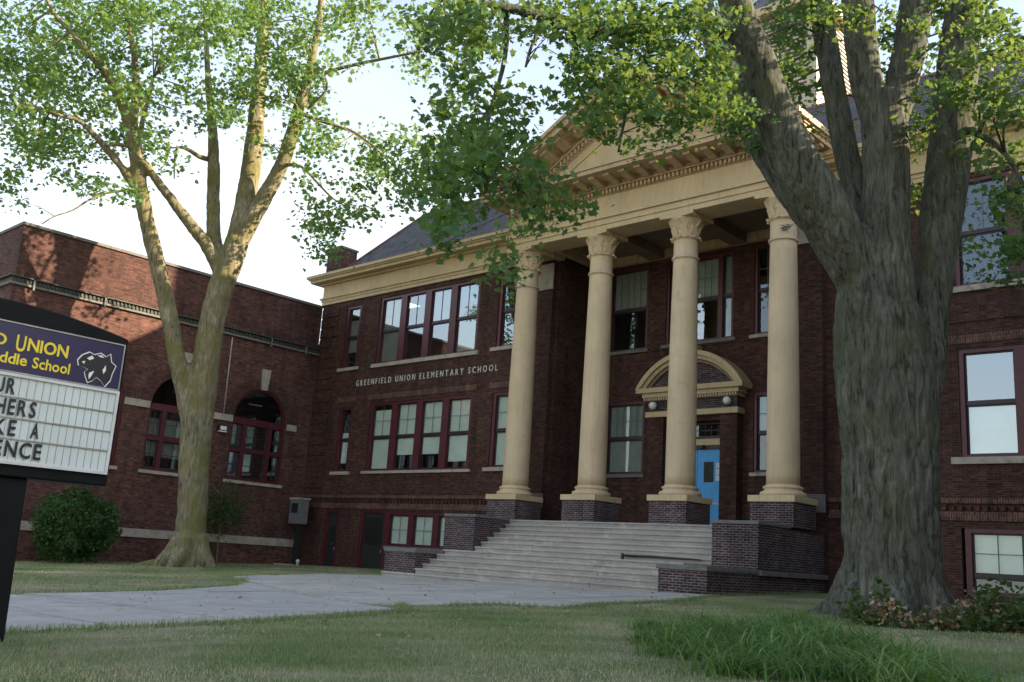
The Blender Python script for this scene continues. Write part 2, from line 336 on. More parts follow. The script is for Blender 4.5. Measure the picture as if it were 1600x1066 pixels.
def paved(name, poly, mat, up, dx, dy, x_off, y_off):
    base = slab(name, poly, M['lawn'], up-.03)
    xa, xb = min(p[0] for p in poly), max(p[0] for p in poly); ya, yb = min(p[1] for p in poly), max(p[1] for p in poly)
    bm0 = bmesh.new(); bm0.faces.new([bm0.verts.new((x, y, 0)) for x, y in poly])
    ux = [xa-1]+[x_off+i*dx for i in range(-40, 40) if xa < x_off+i*dx < xb]+[xb+1]; uy = [ya-1]+[y_off+i*dy for i in range(-40, 40) if ya < y_off+i*dy < yb]+[yb+1]
    for x0, x1 in zip(ux[:-1], ux[1:]):
        for y0, y1 in zip(uy[:-1], uy[1:]):
            b = bm0.copy()
            for co, no in (((x0+.011, 0, 0), (-1, 0, 0)), ((x1-.011, 0, 0), (1, 0, 0)), ((0, y0+.011, 0), (0, -1, 0)), ((0, y1-.011, 0), (0, 1, 0))):
                bmesh.ops.bisect_plane(b, geom=b.verts[:]+b.edges[:]+b.faces[:], plane_co=co, plane_no=no, clear_outer=True)
            if not b.faces or sum(f.calc_area() for f in b.faces) < .02: b.free(); continue
            bmesh.ops.triangulate(b, faces=b.faces[:]); tl = (rnd.uniform(-.004, .004), rnd.uniform(-.003, .003)); dz = rnd.uniform(-.006, .006)
            cx_, cy_ = (max(x0, xa)+min(x1, xb))/2, (max(y0, ya)+min(y1, yb))/2
            for v in b.verts: v.co.z = gz(v.co.x, v.co.y)+up+dz+tl[0]*(v.co.x-cx_)+tl[1]*(v.co.y-cy_)
            r_ = bmesh.ops.extrude_face_region(b, geom=b.faces[:]); 
            for v in r_['geom']:
                if isinstance(v, bmesh.types.BMVert): v.co.z -= .08
            bmesh.ops.recalc_face_normals(b, faces=b.faces[:]); me = bpy.data.meshes.new('paving_slab'); b.to_mesh(me); b.free(); me.materials.append(mat)
            link(bpy.data.objects.new('paving_slab', me), base, (0, 0, 0))
    bm0.free(); return base
paved('path', walkA, M['walk'], .022, 3.3, 1.62, -13.6, .4)
paved('pavement', walkB, M['walk_b'], .035, 3.1, 2.05, -18.9, .3)
def inpoly(x, y, poly, m=0):
    c = False; n = len(poly)
    for i in range(n):
        x1, y1 = poly[i]; x2, y2 = poly[(i+1) % n]
        if (y1 > y) != (y2 > y) and x < (x2-x1)*(y-y1)/(y2-y1)+x1: c = not c
    return c

# ------------------------------------------------------------------ SCHOOL BUILDING
YW = 28.3; YB = 30.5; XL = -39.4; XR = 1.6; ZB = -1.6
CX = -18.9
school = thing('school_building', (CX, YW, -0.8), 'brick school building with cream columned portico, pediment and wide stairs', 'school building')

def wall_y(mb, y0, y1, x0, x1, z0, z1, holes):
    """wall in the XZ plane with rectangular holes (hx0,hx1,hz0,hz1), as butting boxes"""
    cuts = sorted(set([x0, x1]+[h[0] for h in holes]+[h[1] for h in holes])); cuts = [c for c in cuts if x0 <= c <= x1]
    for a, b in zip(cuts[:-1], cuts[1:]):
        hs = sorted([h for h in holes if h[0] <= a+1e-6 and h[1] >= b-1e-6], key=lambda h: h[2]); z = z0
        for h in hs:
            if h[2] > z: mb.box(a, b, y0, y1, z, h[2])
            z = h[3]
        if z < z1: mb.box(a, b, y0, y1, z, z1)

# openings of the left wing: (x0,x1,z0,z1)
H = []
LG = (-34.92, -28.32)          # group of four
lw1 = (*LG, 3.50, 6.62); lw2 = (*LG, 8.47, 11.66)
nl1 = (-37.22, -36.22, 3.50, 6.55); nl2 = (-37.45, -36.3, 8.47, 11.55)
nr1 = (-27.18, -26.1, 3.55, 6.60); nr2 = (-27.22, -26.1, 8.50, 11.62)
bas = (-33.1, -28.5, 0.25, 1.72); dr1 = (-34.9, -33.1, -1.3, 1.78); dr2 = (-37.45, -36.4, -1.3, 1.76)
RG = (-9.0, -2.4)
rw1 = (*RG, 3.55, 6.62); rw2 = (*RG, 8.46, 11.72); rb = (-9.08, -2.4, -.15, 1.62)
rn1 = (-11.7, -10.6, 3.55, 6.60); rn2 = (-11.7, -10.6, 8.50, 11.62)
rx1 = (-1.2, 0.2, 3.55, 6.62); rx2 = (-1.2, 0.2, 8.46, 11.72)
wl = MB()
wall_y(wl, YW, YW+.45, XL, -23.9, ZB, 11.86, [lw1, lw2, nl1, nl2, nr1, nr2, bas, dr1, dr2])
wall_y(wl, YW, YW+.45, -13.9, XR, ZB, 11.86, [rw1, rw2, rb, rn1, rn2, rx1, rx2])
# back wall of the porch
pl1 = (-23.05, -21.2, 3.45, 6.28); pl2 = (-23.08, -21.2, 8.3, 11.72); pr1 = (-16.6, -14.75, 3.45, 6.28); pr2 = (-16.6, -14.75, 8.35, 11.7)
pc2 = (-20.35, -17.45, 8.35, 11.68); pd = (-20.0, -17.72, 1.5, 5.32)
wall_y(wl, YB, YB+.4, -23.45, -14.35, ZB, 12.3, [pl1, pl2, pr1, pr2, pc2, pd])
# returns of the porch, side and back walls
wl.box(-24.35, -23.9, YW+.45, YB+.4, ZB, 11.86); wl.box(-13.9, -13.45, YW+.45, YB+.4, ZB, 11.86)
wl.box(-23.9, -23.45, YB, YB+.4, ZB, 12.3); wl.box(-14.35, -13.9, YB, YB+.4, ZB, 12.3)
wl.box(XL, XL+.45, YW+.45, 44, ZB, 12.9); wl.box(XR-.45, XR, YW+.45, 44, ZB, 12.9); wl.box(XL, XR, 44, 44.4, ZB, 12.9)
wall = wl.build('wall', M['brick'], school)
# interior partitions that stop the view through
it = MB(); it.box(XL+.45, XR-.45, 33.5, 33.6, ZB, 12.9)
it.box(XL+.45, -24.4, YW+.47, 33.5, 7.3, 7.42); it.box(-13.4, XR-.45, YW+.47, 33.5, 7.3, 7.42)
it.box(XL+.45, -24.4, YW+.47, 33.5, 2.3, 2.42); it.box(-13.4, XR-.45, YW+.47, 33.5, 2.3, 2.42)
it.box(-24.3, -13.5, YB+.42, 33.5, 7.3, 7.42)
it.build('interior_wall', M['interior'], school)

# pilasters (antae) with stone cap and base next to the porch
for px0 in (-24.85, -13.72):
    p = MB(); p.box(px0, px0+.82, YW-.28, YW-.002, gz(px0, YW)-.3, 11.84)
    pil = p.build('pilaster', M['brick'], school)
    MB().box(px0-.03, px0+.85, YW-.33, YW-.282, 10.5, 11.55).build('capital', M['stone'], pil)
    MB().box(px0-.06, px0+.9, YW-.36, YW-.283, 1.95, 2.5).build('base_stone', M['stonedark'], pil)

# corner quoin bands and brick bands on the wing facades
q = MB()
for k in range(9): q.box(XL+.02, XL+1.35, YW-.045, YW-.002, 2.75+k*.52, 2.75+k*.52+.44)
for k in range(8): q.box(XL+.02, XL+1.35, YW-.045, YW-.002, 7.55+k*.52, 7.55+k*.52+.44)
tag(q.build('quoin_band', M['brick'], school), kind='stuff')
for x0, x1 in ((XL+.05, -24.9), (-12.85, XR-.1)):
    MB().box(x0, x1, YW-.10, YW-.002, 2.28, 2.42).build('belt_course', M['soldier'], school)
    s = MB(); s.box(x0, x1, YW-.05, YW-.003, 1.82, 2.06).build('belt_course', M['soldier'], school)
    d = MB(); x = x0
    while x < x1-.1: d.box(x, x+.11, YW-.08, YW-.004, 2.09, 2.21); x += .22
    tag(d.build('brick_dentil_course', M['brick'], school), kind='stuff')
for x0, x1 in ((-35.15, -28.1), (-37.45, -36.0), (-27.4, -25.9), (-9.25, -2.15), (-1.4, .4)):
    s = MB(); s.box(x0, x1, YW-.03, YW-.003, 6.78, 7.02).build('header_course', M['soldier'], school)
MB().box(-12.85, XR-.1, YW-.04, YW-.003, 7.40, 7.47).build('belt_course', M['brick'], school)
MB().box(-23.4, -14.4, YB-.04, YB-.003, 8.16, 8.24).build('belt_course', M['brick'], school)
# picture-frame brick panel under the left group of windows
for a in ((-35.05, -28.2, 3.22, 3.28), (-35.05, -28.2, 2.5, 2.56)): MB().box(a[0], a[1], YW-.03, YW-.003, a[2], a[3]).build('panel_moulding', M['brick'], school)

# ------------------------------------------------------------------ windows
def Ty(y): return lambda u, d, z: (u, y-d, z)
def Tx(x): return lambda u, d, z: (x+d, u, z)
def window(parent, T, u0, u1, z0, z1, ml=.11, mr=.11, mt=.12, mb_=.07, blind=None, grid=None, lower=None, rail=.5, gm='glass', bm='blind', curtain=None, single=False, label=None):
    """one double-hung sash unit filling u0..u1, z0..z1; T maps (u, depth out, z)"""
    f = MB(T)
    f.box(u0, u0+ml, -.20, -.04, z0, z1); f.box(u1-mr, u1, -.20, -.04, z0, z1)
    f.box(u0+ml, u1-mr, -.20, -.041, z1-mt, z1); f.box(u0+ml, u1-mr, -.20, -.041, z0, z0+mb_)
    w = f.build('window', M['maroon'], parent, at=T((u0+u1)/2, -.1, z0))
    if label: w['label'] = label
    a, b, c, d = u0+ml, u1-mr, z0+mb_, z1-mt; zm = c+(d-c)*rail; s = .045
    sa = MB(T)
    if not single: sa.box(a, b, -.19, -.10, zm-.04, zm+.04)
    for (p0, p1, dd) in ((c, zm-.04, -.19), (zm+.04, d, -.165)) if not single else ((c, d, -.17),):
        sa.box(a, a+s, dd, dd+.05, p0, p1); sa.box(b-s, b, dd, dd+.05, p0, p1)
        sa.box(a+s, b-s, dd, dd+.049, p0, p0+s); sa.box(a+s, b-s, dd, dd+.049, p1-s, p1)
    sa.build('sash', M['sash'], w)
    panes = [(c+s, zm-.04-s, -.17), (zm+.04+s, d-s, -.145)] if not single else [(c+s, d-s, -.15)]
    for p0, p1, dd in panes: MB(T).box(a+s+.001, b-s-.001, dd-.006, dd, p0+.001, p1-.001).build('pane', M[gm], w)
    if grid:
        n, r_ = grid; m = MB(T); p0, p1, dd = panes[-1]
        for k in range(1, n):
            u = a+s+(b-a-2*s)*k/n; m.box(u-.011, u+.011, dd+.001, dd+.02, p0, p1)
        for k in range(1, r_):
            z = p0+(p1-p0)*k/r_; m.box(a+s, b-s, dd+.002, dd+.019, z-.011, z+.011)
        m.build('muntin', M['muntin'], w)
    if lower:
        n, r_ = lower; m = MB(T); p0, p1, dd = panes[0]
        for k in range(1, n):
            u = a+s+(b-a-2*s)*k/n; m.box(u-.011, u+.011, dd+.001, dd+.02, p0, p1)
        for k in range(1, r_):
            z = p0+(p1-p0)*k/r_; m.box(a+s, b-s, dd+.002, dd+.019, z-.011, z+.011)
        m.build('muntin', M['muntin'], w)
    if blind is not None:
        zb = c+(d-c)*blind[0]; zt = c+(d-c)*blind[1]
        MB(T).box(a-.02, b+.02, -.222, -.212, zb, zt).build('blind', M[bm], w)
    if curtain is not None:
        for (q0, q1) in curtain:
            n = 7; pts = []
            ua = a+(b-a)*q0; ub = a+(b-a)*q1; m = MB(T)
            for k in range(n): m.box(ua+(ub-ua)*k/n, ua+(ub-ua)*(k+.85)/n, -.40-(.02 if k % 2 else 0), -.37-(.02 if k % 2 else 0), c, d)
            m.build('curtain', M['blind_dim'], w)
    return w
def sill(parent, T, u0, u1, z0, z1, mat='stone', out=.09):
    MB(T).box(u0, u1, -.04, out, z0, z1).build('window_sill', M[mat], parent)

TY = Ty(YW)
def group4(parent, T, g, z0, z1, cfgs, m=.2, e=.17, **k):
    n = len(cfgs); w = (g[1]-g[0])/n
    for i, c in enumerate(cfgs):
        kk = dict(k); kk.update(c)
        window(parent, T, g[0]+i*w, g[0]+(i+1)*w, z0, z1, ml=e if i == 0 else m, mr=e if i == n-1 else m, **kk)
# left wing first floor: white blinds, muntined upper sashes
group4(school, TY, LG, lw1[2], lw1[3], [dict(blind=(.02, .93)), dict(blind=(.22, 1)), dict(blind=(.22, 1)), dict(blind=(.10, 1))], grid=(2, 2))
group4(school, TY, LG, lw2[2], lw2[3], [dict(blind=(0, 1), bm='blind_dim'), dict(), dict(blind=(.5, 1), bm='blind_dim'), dict(blind=(.0, 1), bm='blind_dim')], grid=(2, 1), gm='glass_hi')
window(school, TY, *nl1, ml=.17, mr=.17, blind=(.12, .62)); window(school, TY, *nl2, ml=.17, mr=.17, blind=(.25, .8), bm='blind_dim', gm='glass_hi')
window(school, TY, *nr1, ml=.17, mr=.17, blind=(0, 1), grid=(1, 2)); window(school, TY, *nr2, ml=.17, mr=.17, grid=(1, 2), gm='glass_hi')
sill(school, TY, -35.1, -28.15, 3.38, 3.498); sill(school, TY, -35.12, -28.15, 8.3, 8.468)
for u0, u1, z in ((-37.4, -36.0, 3.498), (-37.65, -36.1, 8.468), (-27.4, -25.9, 3.548), (-27.45, -25.9, 8.498), (-11.9, -10.4, 3.548), (-11.9, -10.4, 8.498)):
    sill(school, TY, u0, u1, z-.15, z)
# basement of the left wing
nb = 3; wb = (bas[1]-bas[0])/nb
for i in range(nb): window(school, TY, bas[0]+i*wb, bas[0]+(i+1)*wb, bas[2], bas[3], ml=.17, mr=.17, mt=.14, blind=(0, 1), grid=(2, 2), single=True)
sill(school, TY, bas[0]+.02, bas[1]+.1, .12, .248, 'stonedark')
# right wing
group4(school, TY, RG, rw1[2], rw1[3], [dict(blind=(0, .52)), dict(blind=(0, .9)), dict(blind=(.3, 1)), dict()], m=.19, e=.14, gm='glass_hi')
group4(school, TY, RG, rw2[2], rw2[3], [dict(grid=(2, 1)), dict(blind=(.4, 1), grid=(2, 1)), dict(grid=(2, 1)), dict(grid=(2, 1))], m=.19, e=.14, gm='glass')
group4(school, TY, RG, rb[2], rb[3], [dict(blind=(.28, 1), grid=(2, 2)), dict(blind=(.2, 1), grid=(2, 2)), dict(blind=(.2, 1), grid=(2, 2)), dict()], m=.2, e=.16, rail=.28)
window(school, TY, *rn1, ml=.17, mr=.17); window(school, TY, *rn2, ml=.17, mr=.17)
window(school, TY, *rx1, ml=.17, mr=.17, blind=(.2, 1)); window(school, TY, *rx2, ml=.17, mr=.17, gm='glass_hi')
sill(school, TY, -9.25, -2.2, 3.36, 3.548); sill(school, TY, -9.25, -2.2, 8.29, 8.458); sill(school, TY, -1.4, .4, 3.36, 3.548); sill(school, TY, -1.4, .4, 8.29, 8.458)
# porch wall windows
TB = Ty(YB)
window(school, TB, *pl1, blind=(0, 1), bm='blind_dim', grid=(5, 2), gm='glass'); window(school, TB, *pl2, blind=(.5, 1), bm='blind_dim', grid=(5, 2))
window(school, TB, *pr1, blind=(.5, 1), bm='blind_dim', grid=(5, 2)); window(school, TB, *pr2, grid=(5, 2))
window(school, TB, -20.35, -19.75, pc2[2], pc2[3], ml=.1, mr=.1, blind=(0, 1), bm='blind_dim')
window(school, TB, -19.75, -18.02, pc2[2], pc2[3], ml=.1, mr=.1, blind=(.5, 1), bm='blind', grid=(5, 2), gm='glass_hi')
window(school, TB, -18.02, -17.45, pc2[2], pc2[3], ml=.1, mr=.1, blind=(0, 1), bm='blind_dim')
for u0, u1, z in ((-23.2, -21.1, 3.448), (-16.7, -14.6, 3.448), (-23.2, -21.1, 8.298), (-16.75, -14.6, 8.348), (-20.5, -17.3, 8.348)):
    sill(school, TB, u0, u1, z-.12, z, 'stonedark' if u1 < -17 else 'stone')

# ------------------------------------------------------------------ doors
# main entrance: blue double door with transom
def leaf_door(x0, x1, y, z0, z1, glass_at, notices):
    d = MB().box(x0, x1, y, y+.06, z0, z1).build('door', M['blue'], school, at=(x0, y, z0))
    gx = x0+(x1-x0)*glass_at; m = MB(); m.box(gx-.03, gx+.37, y-.012, y-.001, 3.14, 3.88).build('window_frame', M['dark_metal'], d)
    MB().box(gx, gx+.34, y-.022, y-.013, 3.18, 3.84).build('pane', M['glass'], d)
    if notices:
        nx = gx+.46; k = 0
        for c in range(2):
            for r_ in range(3):
                MB().box(nx+c*.17, nx+c*.17+.15, y-.010, y-.002, 3.2+r_*.22, 3.2+r_*.22+.19).build('paper_notice', M['paper'], d)
    h = MB(); hx = x0+.09 if notices else x1-.09
    h.tube([(hx, y-.09, 2.55, .018), (hx, y-.09, 2.95, .018)], 8); h.box(hx-.06, hx+.06, y-.07, y-.001, 2.62, 2.72); h.box(hx-.04, hx+.1, y-.03, y-.001, 2.4, 2.8)
    h.build('handle', M['grey_metal'], d)
    MB().box(x0+.1, x1-.1, y-.05, y-.02, 2.35, 2.41).build('push_bar', M['grey_metal'], d)
    return d
leaf_door(-20.0+.08, -18.91, YB+.12, 1.56, 4.32, .55, False)
leaf_door(-18.89, -17.72-.08, YB+.12, 1.56, 4.32, .28, True)
f = MB(); f.box(-20.0, -19.93, YB+.05, YB+.25, 1.5, 5.3); f.box(-17.79, -17.72, YB+.05, YB+.25, 1.5, 5.3)
f.box(-19.93, -17.79, YB+.05, YB+.25, 4.33, 4.46); f.box(-19.93, -17.79, YB+.05, YB+.25, 4.71, 4.80); f.box(-19.93, -17.79, YB+.05, YB+.25, 5.22, 5.32)
df = f.build('door_frame', M['sash'], school)
MB().box(-19.93, -17.79, YB+.04, YB+.2, 4.47, 4.70).build('transom_panel', M['cream'], df)
for k in range(8):
    x0 = -19.9+k*.265
    fr = MB(); fr.box(x0-.012, x0+.012, YB+.1, YB+.16, 4.8, 5.22)
    if k: fr.build('muntin', M['sash'], df)
    MB().box(x0+.02, x0+.24, YB+.13, YB+.136, 4.81, 5.21).build('pane', M['glass_hi'] if k % 3 else M['glass'], df)
MB().box(-19.9, -17.8, YB+.11, YB+.15, 5.0, 5.03).build('muntin', M['sash'], df)
MB().box(-18.75, -18.55, YB-.12, YB+.1, 4.36, 4.46).build('door_lamp', M['dark_metal'], school)
MB().box(-20.2, -17.5, YB-.4, YB+.1, 1.38, 1.555).build('threshold', M['stonedark'], school)
# basement doors of the left wing
for (x0, x1, z0, z1) in ((dr2[0], dr2[1], dr2[2], dr2[3]), (dr1[0], dr1[1], dr1[2], dr1[3])):
    f = MB(); f.box(x0, x0+.17, YW+.03, YW+.2, z0, z1); f.box(x1-.17, x1, YW+.03, YW+.2, z0, z1); f.box(x0+.17, x1-.17, YW+.03, YW+.2, z1-.13, z1)
    fo = f.build('door_frame', M['maroon'], school)
    MB().box(x0+.18, x1-.18, YW+.10, YW+.16, z0, z1-.14).build('door', M['dark_metal'], fo)
    MB().box(x0+.32, x1-.32, YW+.085, YW+.095, z0+1.45, z1-.35).build('pane', M['glass'], fo)
    MB().tube([(x1-.28, YW+.06, z0+1.2, .02), (x1-.28, YW+.06, z0+1.35, .02)], 6).build('handle', M['grey_metal'], fo)

# ------------------------------------------------------------------ door surround with segmental pediment
sur = MB(); sur.box(-20.75, -20.05, YB-.42, YB-.003, 1.38, 5.5); sur.box(-17.67, -17.0, YB-.42, YB-.003, 1.38, 5.5)
sur.box(-20.05, -17.67, YB-.30, YB-.003, 5.30, 5.5)
surround = sur.build('door_surround', M['brick'], school)
MB().box(-20.75, -17.0, YB-.42, YB-.003, 5.72, 6.12).build('frieze', M['brick_pier'], surround)
MB().box(-20.82, -16.93, YB-.50, YB-.003, 5.51, 5.71).build('architrave', M['cream'], surround)
c = MB(); c.box(-20.82, -16.93, YB-.52, YB-.003, 6.121, 6.24); c.box(-20.9, -16.85, YB-.62, YB-.003, 6.241, 6.40); c.box(-21.12, -16.64, YB-.74, YB-.003, 6.401, 6.58)
c.build('cornice', M['cream'], surround)
dn = MB(); x = -20.85
while x < -16.95: dn.box(x, x+.055, YB-.60, YB-.53, 6.13, 6.235); x += .11
tag(dn.build('dentil', M['cream'], surround), kind='stuff')
for cx_, hw, r0, r1, yd in ((CX, 2.2, None, None, .74),):
    # segmental arch: chord at z 6.58 half width 2.22, rise 1.28
    a_, h_ = 2.24, 1.30; Rr = (a_*a_+h_*h_)/(2*h_); zc = 6.58+h_-Rr; th = math.asin(a_/Rr); n = 26
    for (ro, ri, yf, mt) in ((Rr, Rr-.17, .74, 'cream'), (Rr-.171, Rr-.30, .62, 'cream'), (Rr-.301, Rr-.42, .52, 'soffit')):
        arc = MB(); zmin = 6.582
        outer = [(cx_+ro*math.sin(-th+2*th*k/n), zc+ro*math.cos(-th+2*th*k/n)) for k in range(n+1)]
        inner = [(cx_+ri*math.sin(-th+2*th*k/n), zc+ri*math.cos(-th+2*th*k/n)) for k in range(n+1)]
        for k in range(n):
            q4 = [outer[k], outer[k+1], inner[k+1], inner[k]]
            q4 = [(p[0], max(p[1], zmin)) for p in q4]
            if max(p[1] for p in q4) > zmin+.01: arc.prism(q4, 'y', YB-yf, YB-.003)
        arc.build('arch_moulding', M[mt], surround)
    ty = MB(); ri = Rr-.43; pts = [(cx_+ri*math.sin(t), zc+ri*math.cos(t)) for t in [(-th+2*th*k/n) for k in range(n+1)] if zc+ri*math.cos(t) > 6.59]
    ty.prism(pts+[(pts[-1][0], 6.585), (pts[0][0], 6.585)], 'y', YB-.42, YB-.003); ty.build('tympanum', M['brick_pier'], surround)
MB().prism([(CX-.13, 7.5), (CX+.13, 7.5), (CX+.19, 8.12), (CX-.19, 8.12)], 'y', YB-.80, YB-.003).build('keystone', M['cream'], surround)
for x in (-20.42, -17.3):
    l = MB(); prof = [(0.02+.13*math.sin(math.pi*k/8), 5.93-.14*math.cos(math.pi*k/8)) for k in range(9)]; l.lathe(x, YB-.60, prof, 16)
    lo = l.build('globe_lamp', M['lamp'], surround); MB().box(x-.04, x+.04, YB-.52, YB-.42, 5.88, 5.98).build('bracket', M['dark_metal'], lo)

# ------------------------------------------------------------------ podium, stairs, cheek walls
PZ = 1.38
p = MB(); p.box(-24.95, -12.89, 25.81, YW-.30, ZB, PZ-.10); p.box(-23.9, -13.9, YW-.30, YB-.003, ZB, PZ-.10)
podium = p.build('podium', M['brick_pier'], school)
MB().box(-23.5, -14.3, 25.78, YB-.42, PZ-.099, PZ).build('porch_floor', M['step'], podium)
stairs_root = MB().box(-23.49, -14.31, 21.5, 25.69, ZB, -1.0).build('stairs', M['step'], school)
zs = -.78; nlow = 6; rl = (.20-zs)/nlow; tread = .30
def step_row(x0, x1, y0, y1, z0, z1, n):
    cuts = [x0]+sorted(x0+(x1-x0)*(q_+rnd.uniform(-.12, .12))/n for q_ in range(1, n))+[x1]
    for a, b in zip(cuts[:-1], cuts[1:]):
        j_ = rnd.uniform(-.010, .010); dz_ = rnd.uniform(-.006, .004); th_ = .055
        # riser set back under a rounded nosing
        pr_ = [(y0+.045+j_, z0), (y0+.045+j_, z1-th_+dz_), (y0+.006+j_, z1-th_+dz_), (y0+j_, z1-th_*.75+dz_), (y0+j_, z1-.012+dz_), (y0+.014+j_, z1+dz_), (y1, z1+dz_), (y1, z0)]
        MB().prism(pr_, 'x', a+.004, b-.004).build('step', M['step'], stairs_root)
for k in range(nlow):
    if k == 0: step_row(-24.75, -13.55, 21.12, 21.39, -1.1, zs+rl, 5)
    else: step_row(-23.49, -14.31, 21.12+k*tread, 24.05 if k == nlow-1 else 21.12+(k+1)*tread+.05, zs+k*rl-.02, zs+(k+1)*rl, 4)
nu = 7; ru = (PZ-.20)/nu
for k in range(nu-1): step_row(-23.49, -14.31, 24.06+k*tread*.98, 24.06+(k+1)*tread*.98+.05, .20+k*ru-.02, .20+(k+1)*ru, 4)
step_row(-23.49, -14.31, 25.70, 25.779, .2+(nu-1)*ru-.02, PZ-.004, 4)
# solid risers behind the treads
fl = MB()
for k in range(1, nlow): fl.box(-23.48, -14.32, 21.12+k*tread+.07, 25.69, zs+k*rl-.18, zs+(k+1)*rl-.02)
for k in range(nu-1): fl.box(-23.48, -14.32, 24.12+k*tread*.98, 25.69, .2+k*ru-.18, .2+(k+1)*ru-.02)
fl.build('stair_core', M['step'], stairs_root)
for side, (x0, x1) in enumerate(((-24.95, -23.5), (-14.3, -12.89))):
    lo = MB().box(x0, x1, 21.42, 25.8, ZB, 0.02).build('cheek_wall', M['brick_pier'], school)
    MB().box(x0-.05, x1+.05, 21.36, 23.96, .021, .15).build('capstone', M['stonedark'], lo, bevel=.015)
    up = MB().box(x0, x1, 24.0, 25.8, .151, 1.33).build('cheek_wall', M['brick_pier'], school)
    MB().box(x0-.04, x1+.04, 23.96, 25.85, 1.331, 1.43).build('capstone', M['stonedark'], up, bevel=.015)
# ledge course along the right side of the podium
MB().box(-12.889, -12.76, 23.97, YW-.3, .0, .14).build('ledge', M['stonedark'], podium)
MB().box(-25.08, -24.951, 23.97, YW-.3, .0, .14).build('ledge', M['stonedark'], podium)

# ------------------------------------------------------------------ columns
colx = [-24.22, -20.68, -17.12, -13.56]; CYC = 26.74
def ring(prof_r, z0, z1, steps=6):
    return [(prof_r*math.sin(math.pi*k/steps)+0, z0+(z1-z0)*k/steps) for k in range(steps+1)]
def column(x):
    root = MB()
    root.box(x-.69, x+.69, 26.02, CYC+.70, PZ+.001, 2.10)
    c = root.build('column', M['brick_pier'], school, at=(x, CYC, PZ))
    MB().box(x-.745, x+.745, 25.97, CYC+.75, 2.101, 2.29).build('plinth', M['cream'], c, bevel=.01)
    b = MB(); b.lathe(x, CYC, [(.62, 2.291), (.665, 2.32), (.675, 2.37), (.655, 2.42), (.60, 2.44), (.56, 2.46), (.545, 2.50), (.555, 2.515), (.585, 2.53), (.59, 2.56), (.57, 2.59), (.51, 2.60), (.50, 2.64)], 40)
    b.build('base', M['cream_column'], c)
    s = MB(); prof = []
    for k in range(25):
        t = k/24; z = 2.641+(10.16-2.641)*t; r = .485-.075*(t**1.7); prof.append((r, z))
    s.lathe(x, CYC, prof, 40); s.build('shaft', M['cream_column'], c)
    k_ = MB(); k_.lathe(x, CYC, [(.41, 10.161), (.455, 10.18), (.465, 10.21), (.455, 10.245), (.41, 10.26), (.405, 10.82), (.41, 10.84), (.47, 10.86), (.48, 10.90), (.47, 10.94), (.42, 10.96), (.415, 11.02), (.43, 11.2), (.47, 11.36), (.54, 11.50), (.60, 11.56)], 40)
    k_.build('capital', M['cream_column'], c)
    # studs on the upper ring and acanthus-like leaves on the bell
    st = MB()
    for j in range(12):
        a = 2*math.pi*j/12+.13; st.lathe(x+.49*math.cos(a), CYC+.49*math.sin(a), [(.0, 10.85), (.04, 10.87), (.055, 10.90), (.04, 10.93), (0.001, 10.95)], 8)
    st.build('rosette_ring', M['cream_column'], c)
    lf = MB()
    for j in range(8):
        a = 2*math.pi*j/8+.39; ca, sa = math.cos(a), math.sin(a)
        for (z0, z1, r0, r1, w) in ((10.98, 11.28, .43, .52, .13), (11.2, 11.5, .455, .62, .11)):
            aa = a+(0 if z0 < 11.1 else math.pi/8); ca, sa = math.cos(aa), math.sin(aa)
            pts = [(x+r0*ca-sa*w, CYC+r0*sa+ca*w, z0), (x+r0*ca+sa*w, CYC+r0*sa-ca*w, z0), (x+(r0+.04)*ca+sa*w*.9, CYC+(r0+.04)*sa-ca*w*.9, (z0+z1)/2),
                   (x+r1*ca+sa*w*.45, CYC+r1*sa-ca*w*.45, z1), (x+r1*ca-sa*w*.45, CYC+r1*sa+ca*w*.45, z1), (x+(r0+.04)*ca-sa*w*.9, CYC+(r0+.04)*sa+ca*w*.9, (z0+z1)/2)]
            inn = [(p[0]-.06*ca, p[1]-.06*sa, p[2]) for p in pts]
            lf.add(pts+inn, [tuple(range(6)), tuple(range(11, 5, -1))]+[(i, (i+1) % 6, 6+(i+1) % 6, 6+i) for i in range(6)])
    lf.build('leaf_ornament', M['cream_column'], c)
    ab = MB(); n = 8; e = .66; cut = .09; pts = []
    for q_ in range(4):
        for k in range(n):
            t = k/n; u = -e+2*e*t; v = e-cut*math.sin(math.pi*t)
            X_, Y_ = {0: (u, -v), 1: (v, u), 2: (-u, v), 3: (-v, -u)}[q_]; pts.append((x+X_, CYC+Y_))
    ab.prism(pts, 'z', 11.561, 11.699); ab.build('abacus', M['cream'], c)
    return c
for x in colx: column(x)
# damaged corner of the right capital with a bird nest in it
nest = MB()
for k in range(70):
    a = rnd.uniform(0, 6.28); r_ = rnd.uniform(.0, .17); zc = 10.42+rnd.uniform(0, .14)
    cxn, cyn = -13.26, 26.29; d = rnd.uniform(0, 6.28)
    nest.tube([(cxn+r_*math.cos(a), cyn+r_*math.sin(a)*.6, zc, .006), (cxn+r_*math.cos(a)+.16*math.cos(d), cyn+r_*math.sin(a)*.6+.10*math.sin(d), zc+rnd.uniform(-.03, .05), .004)], 4)
tag(nest.build('bird_nest', M['stonedark'], None, at=(-13.26, 26.29, 10.4)), 'ragged dark bird nest wedged on the neck of the rightmost column capital', 'bird nest')

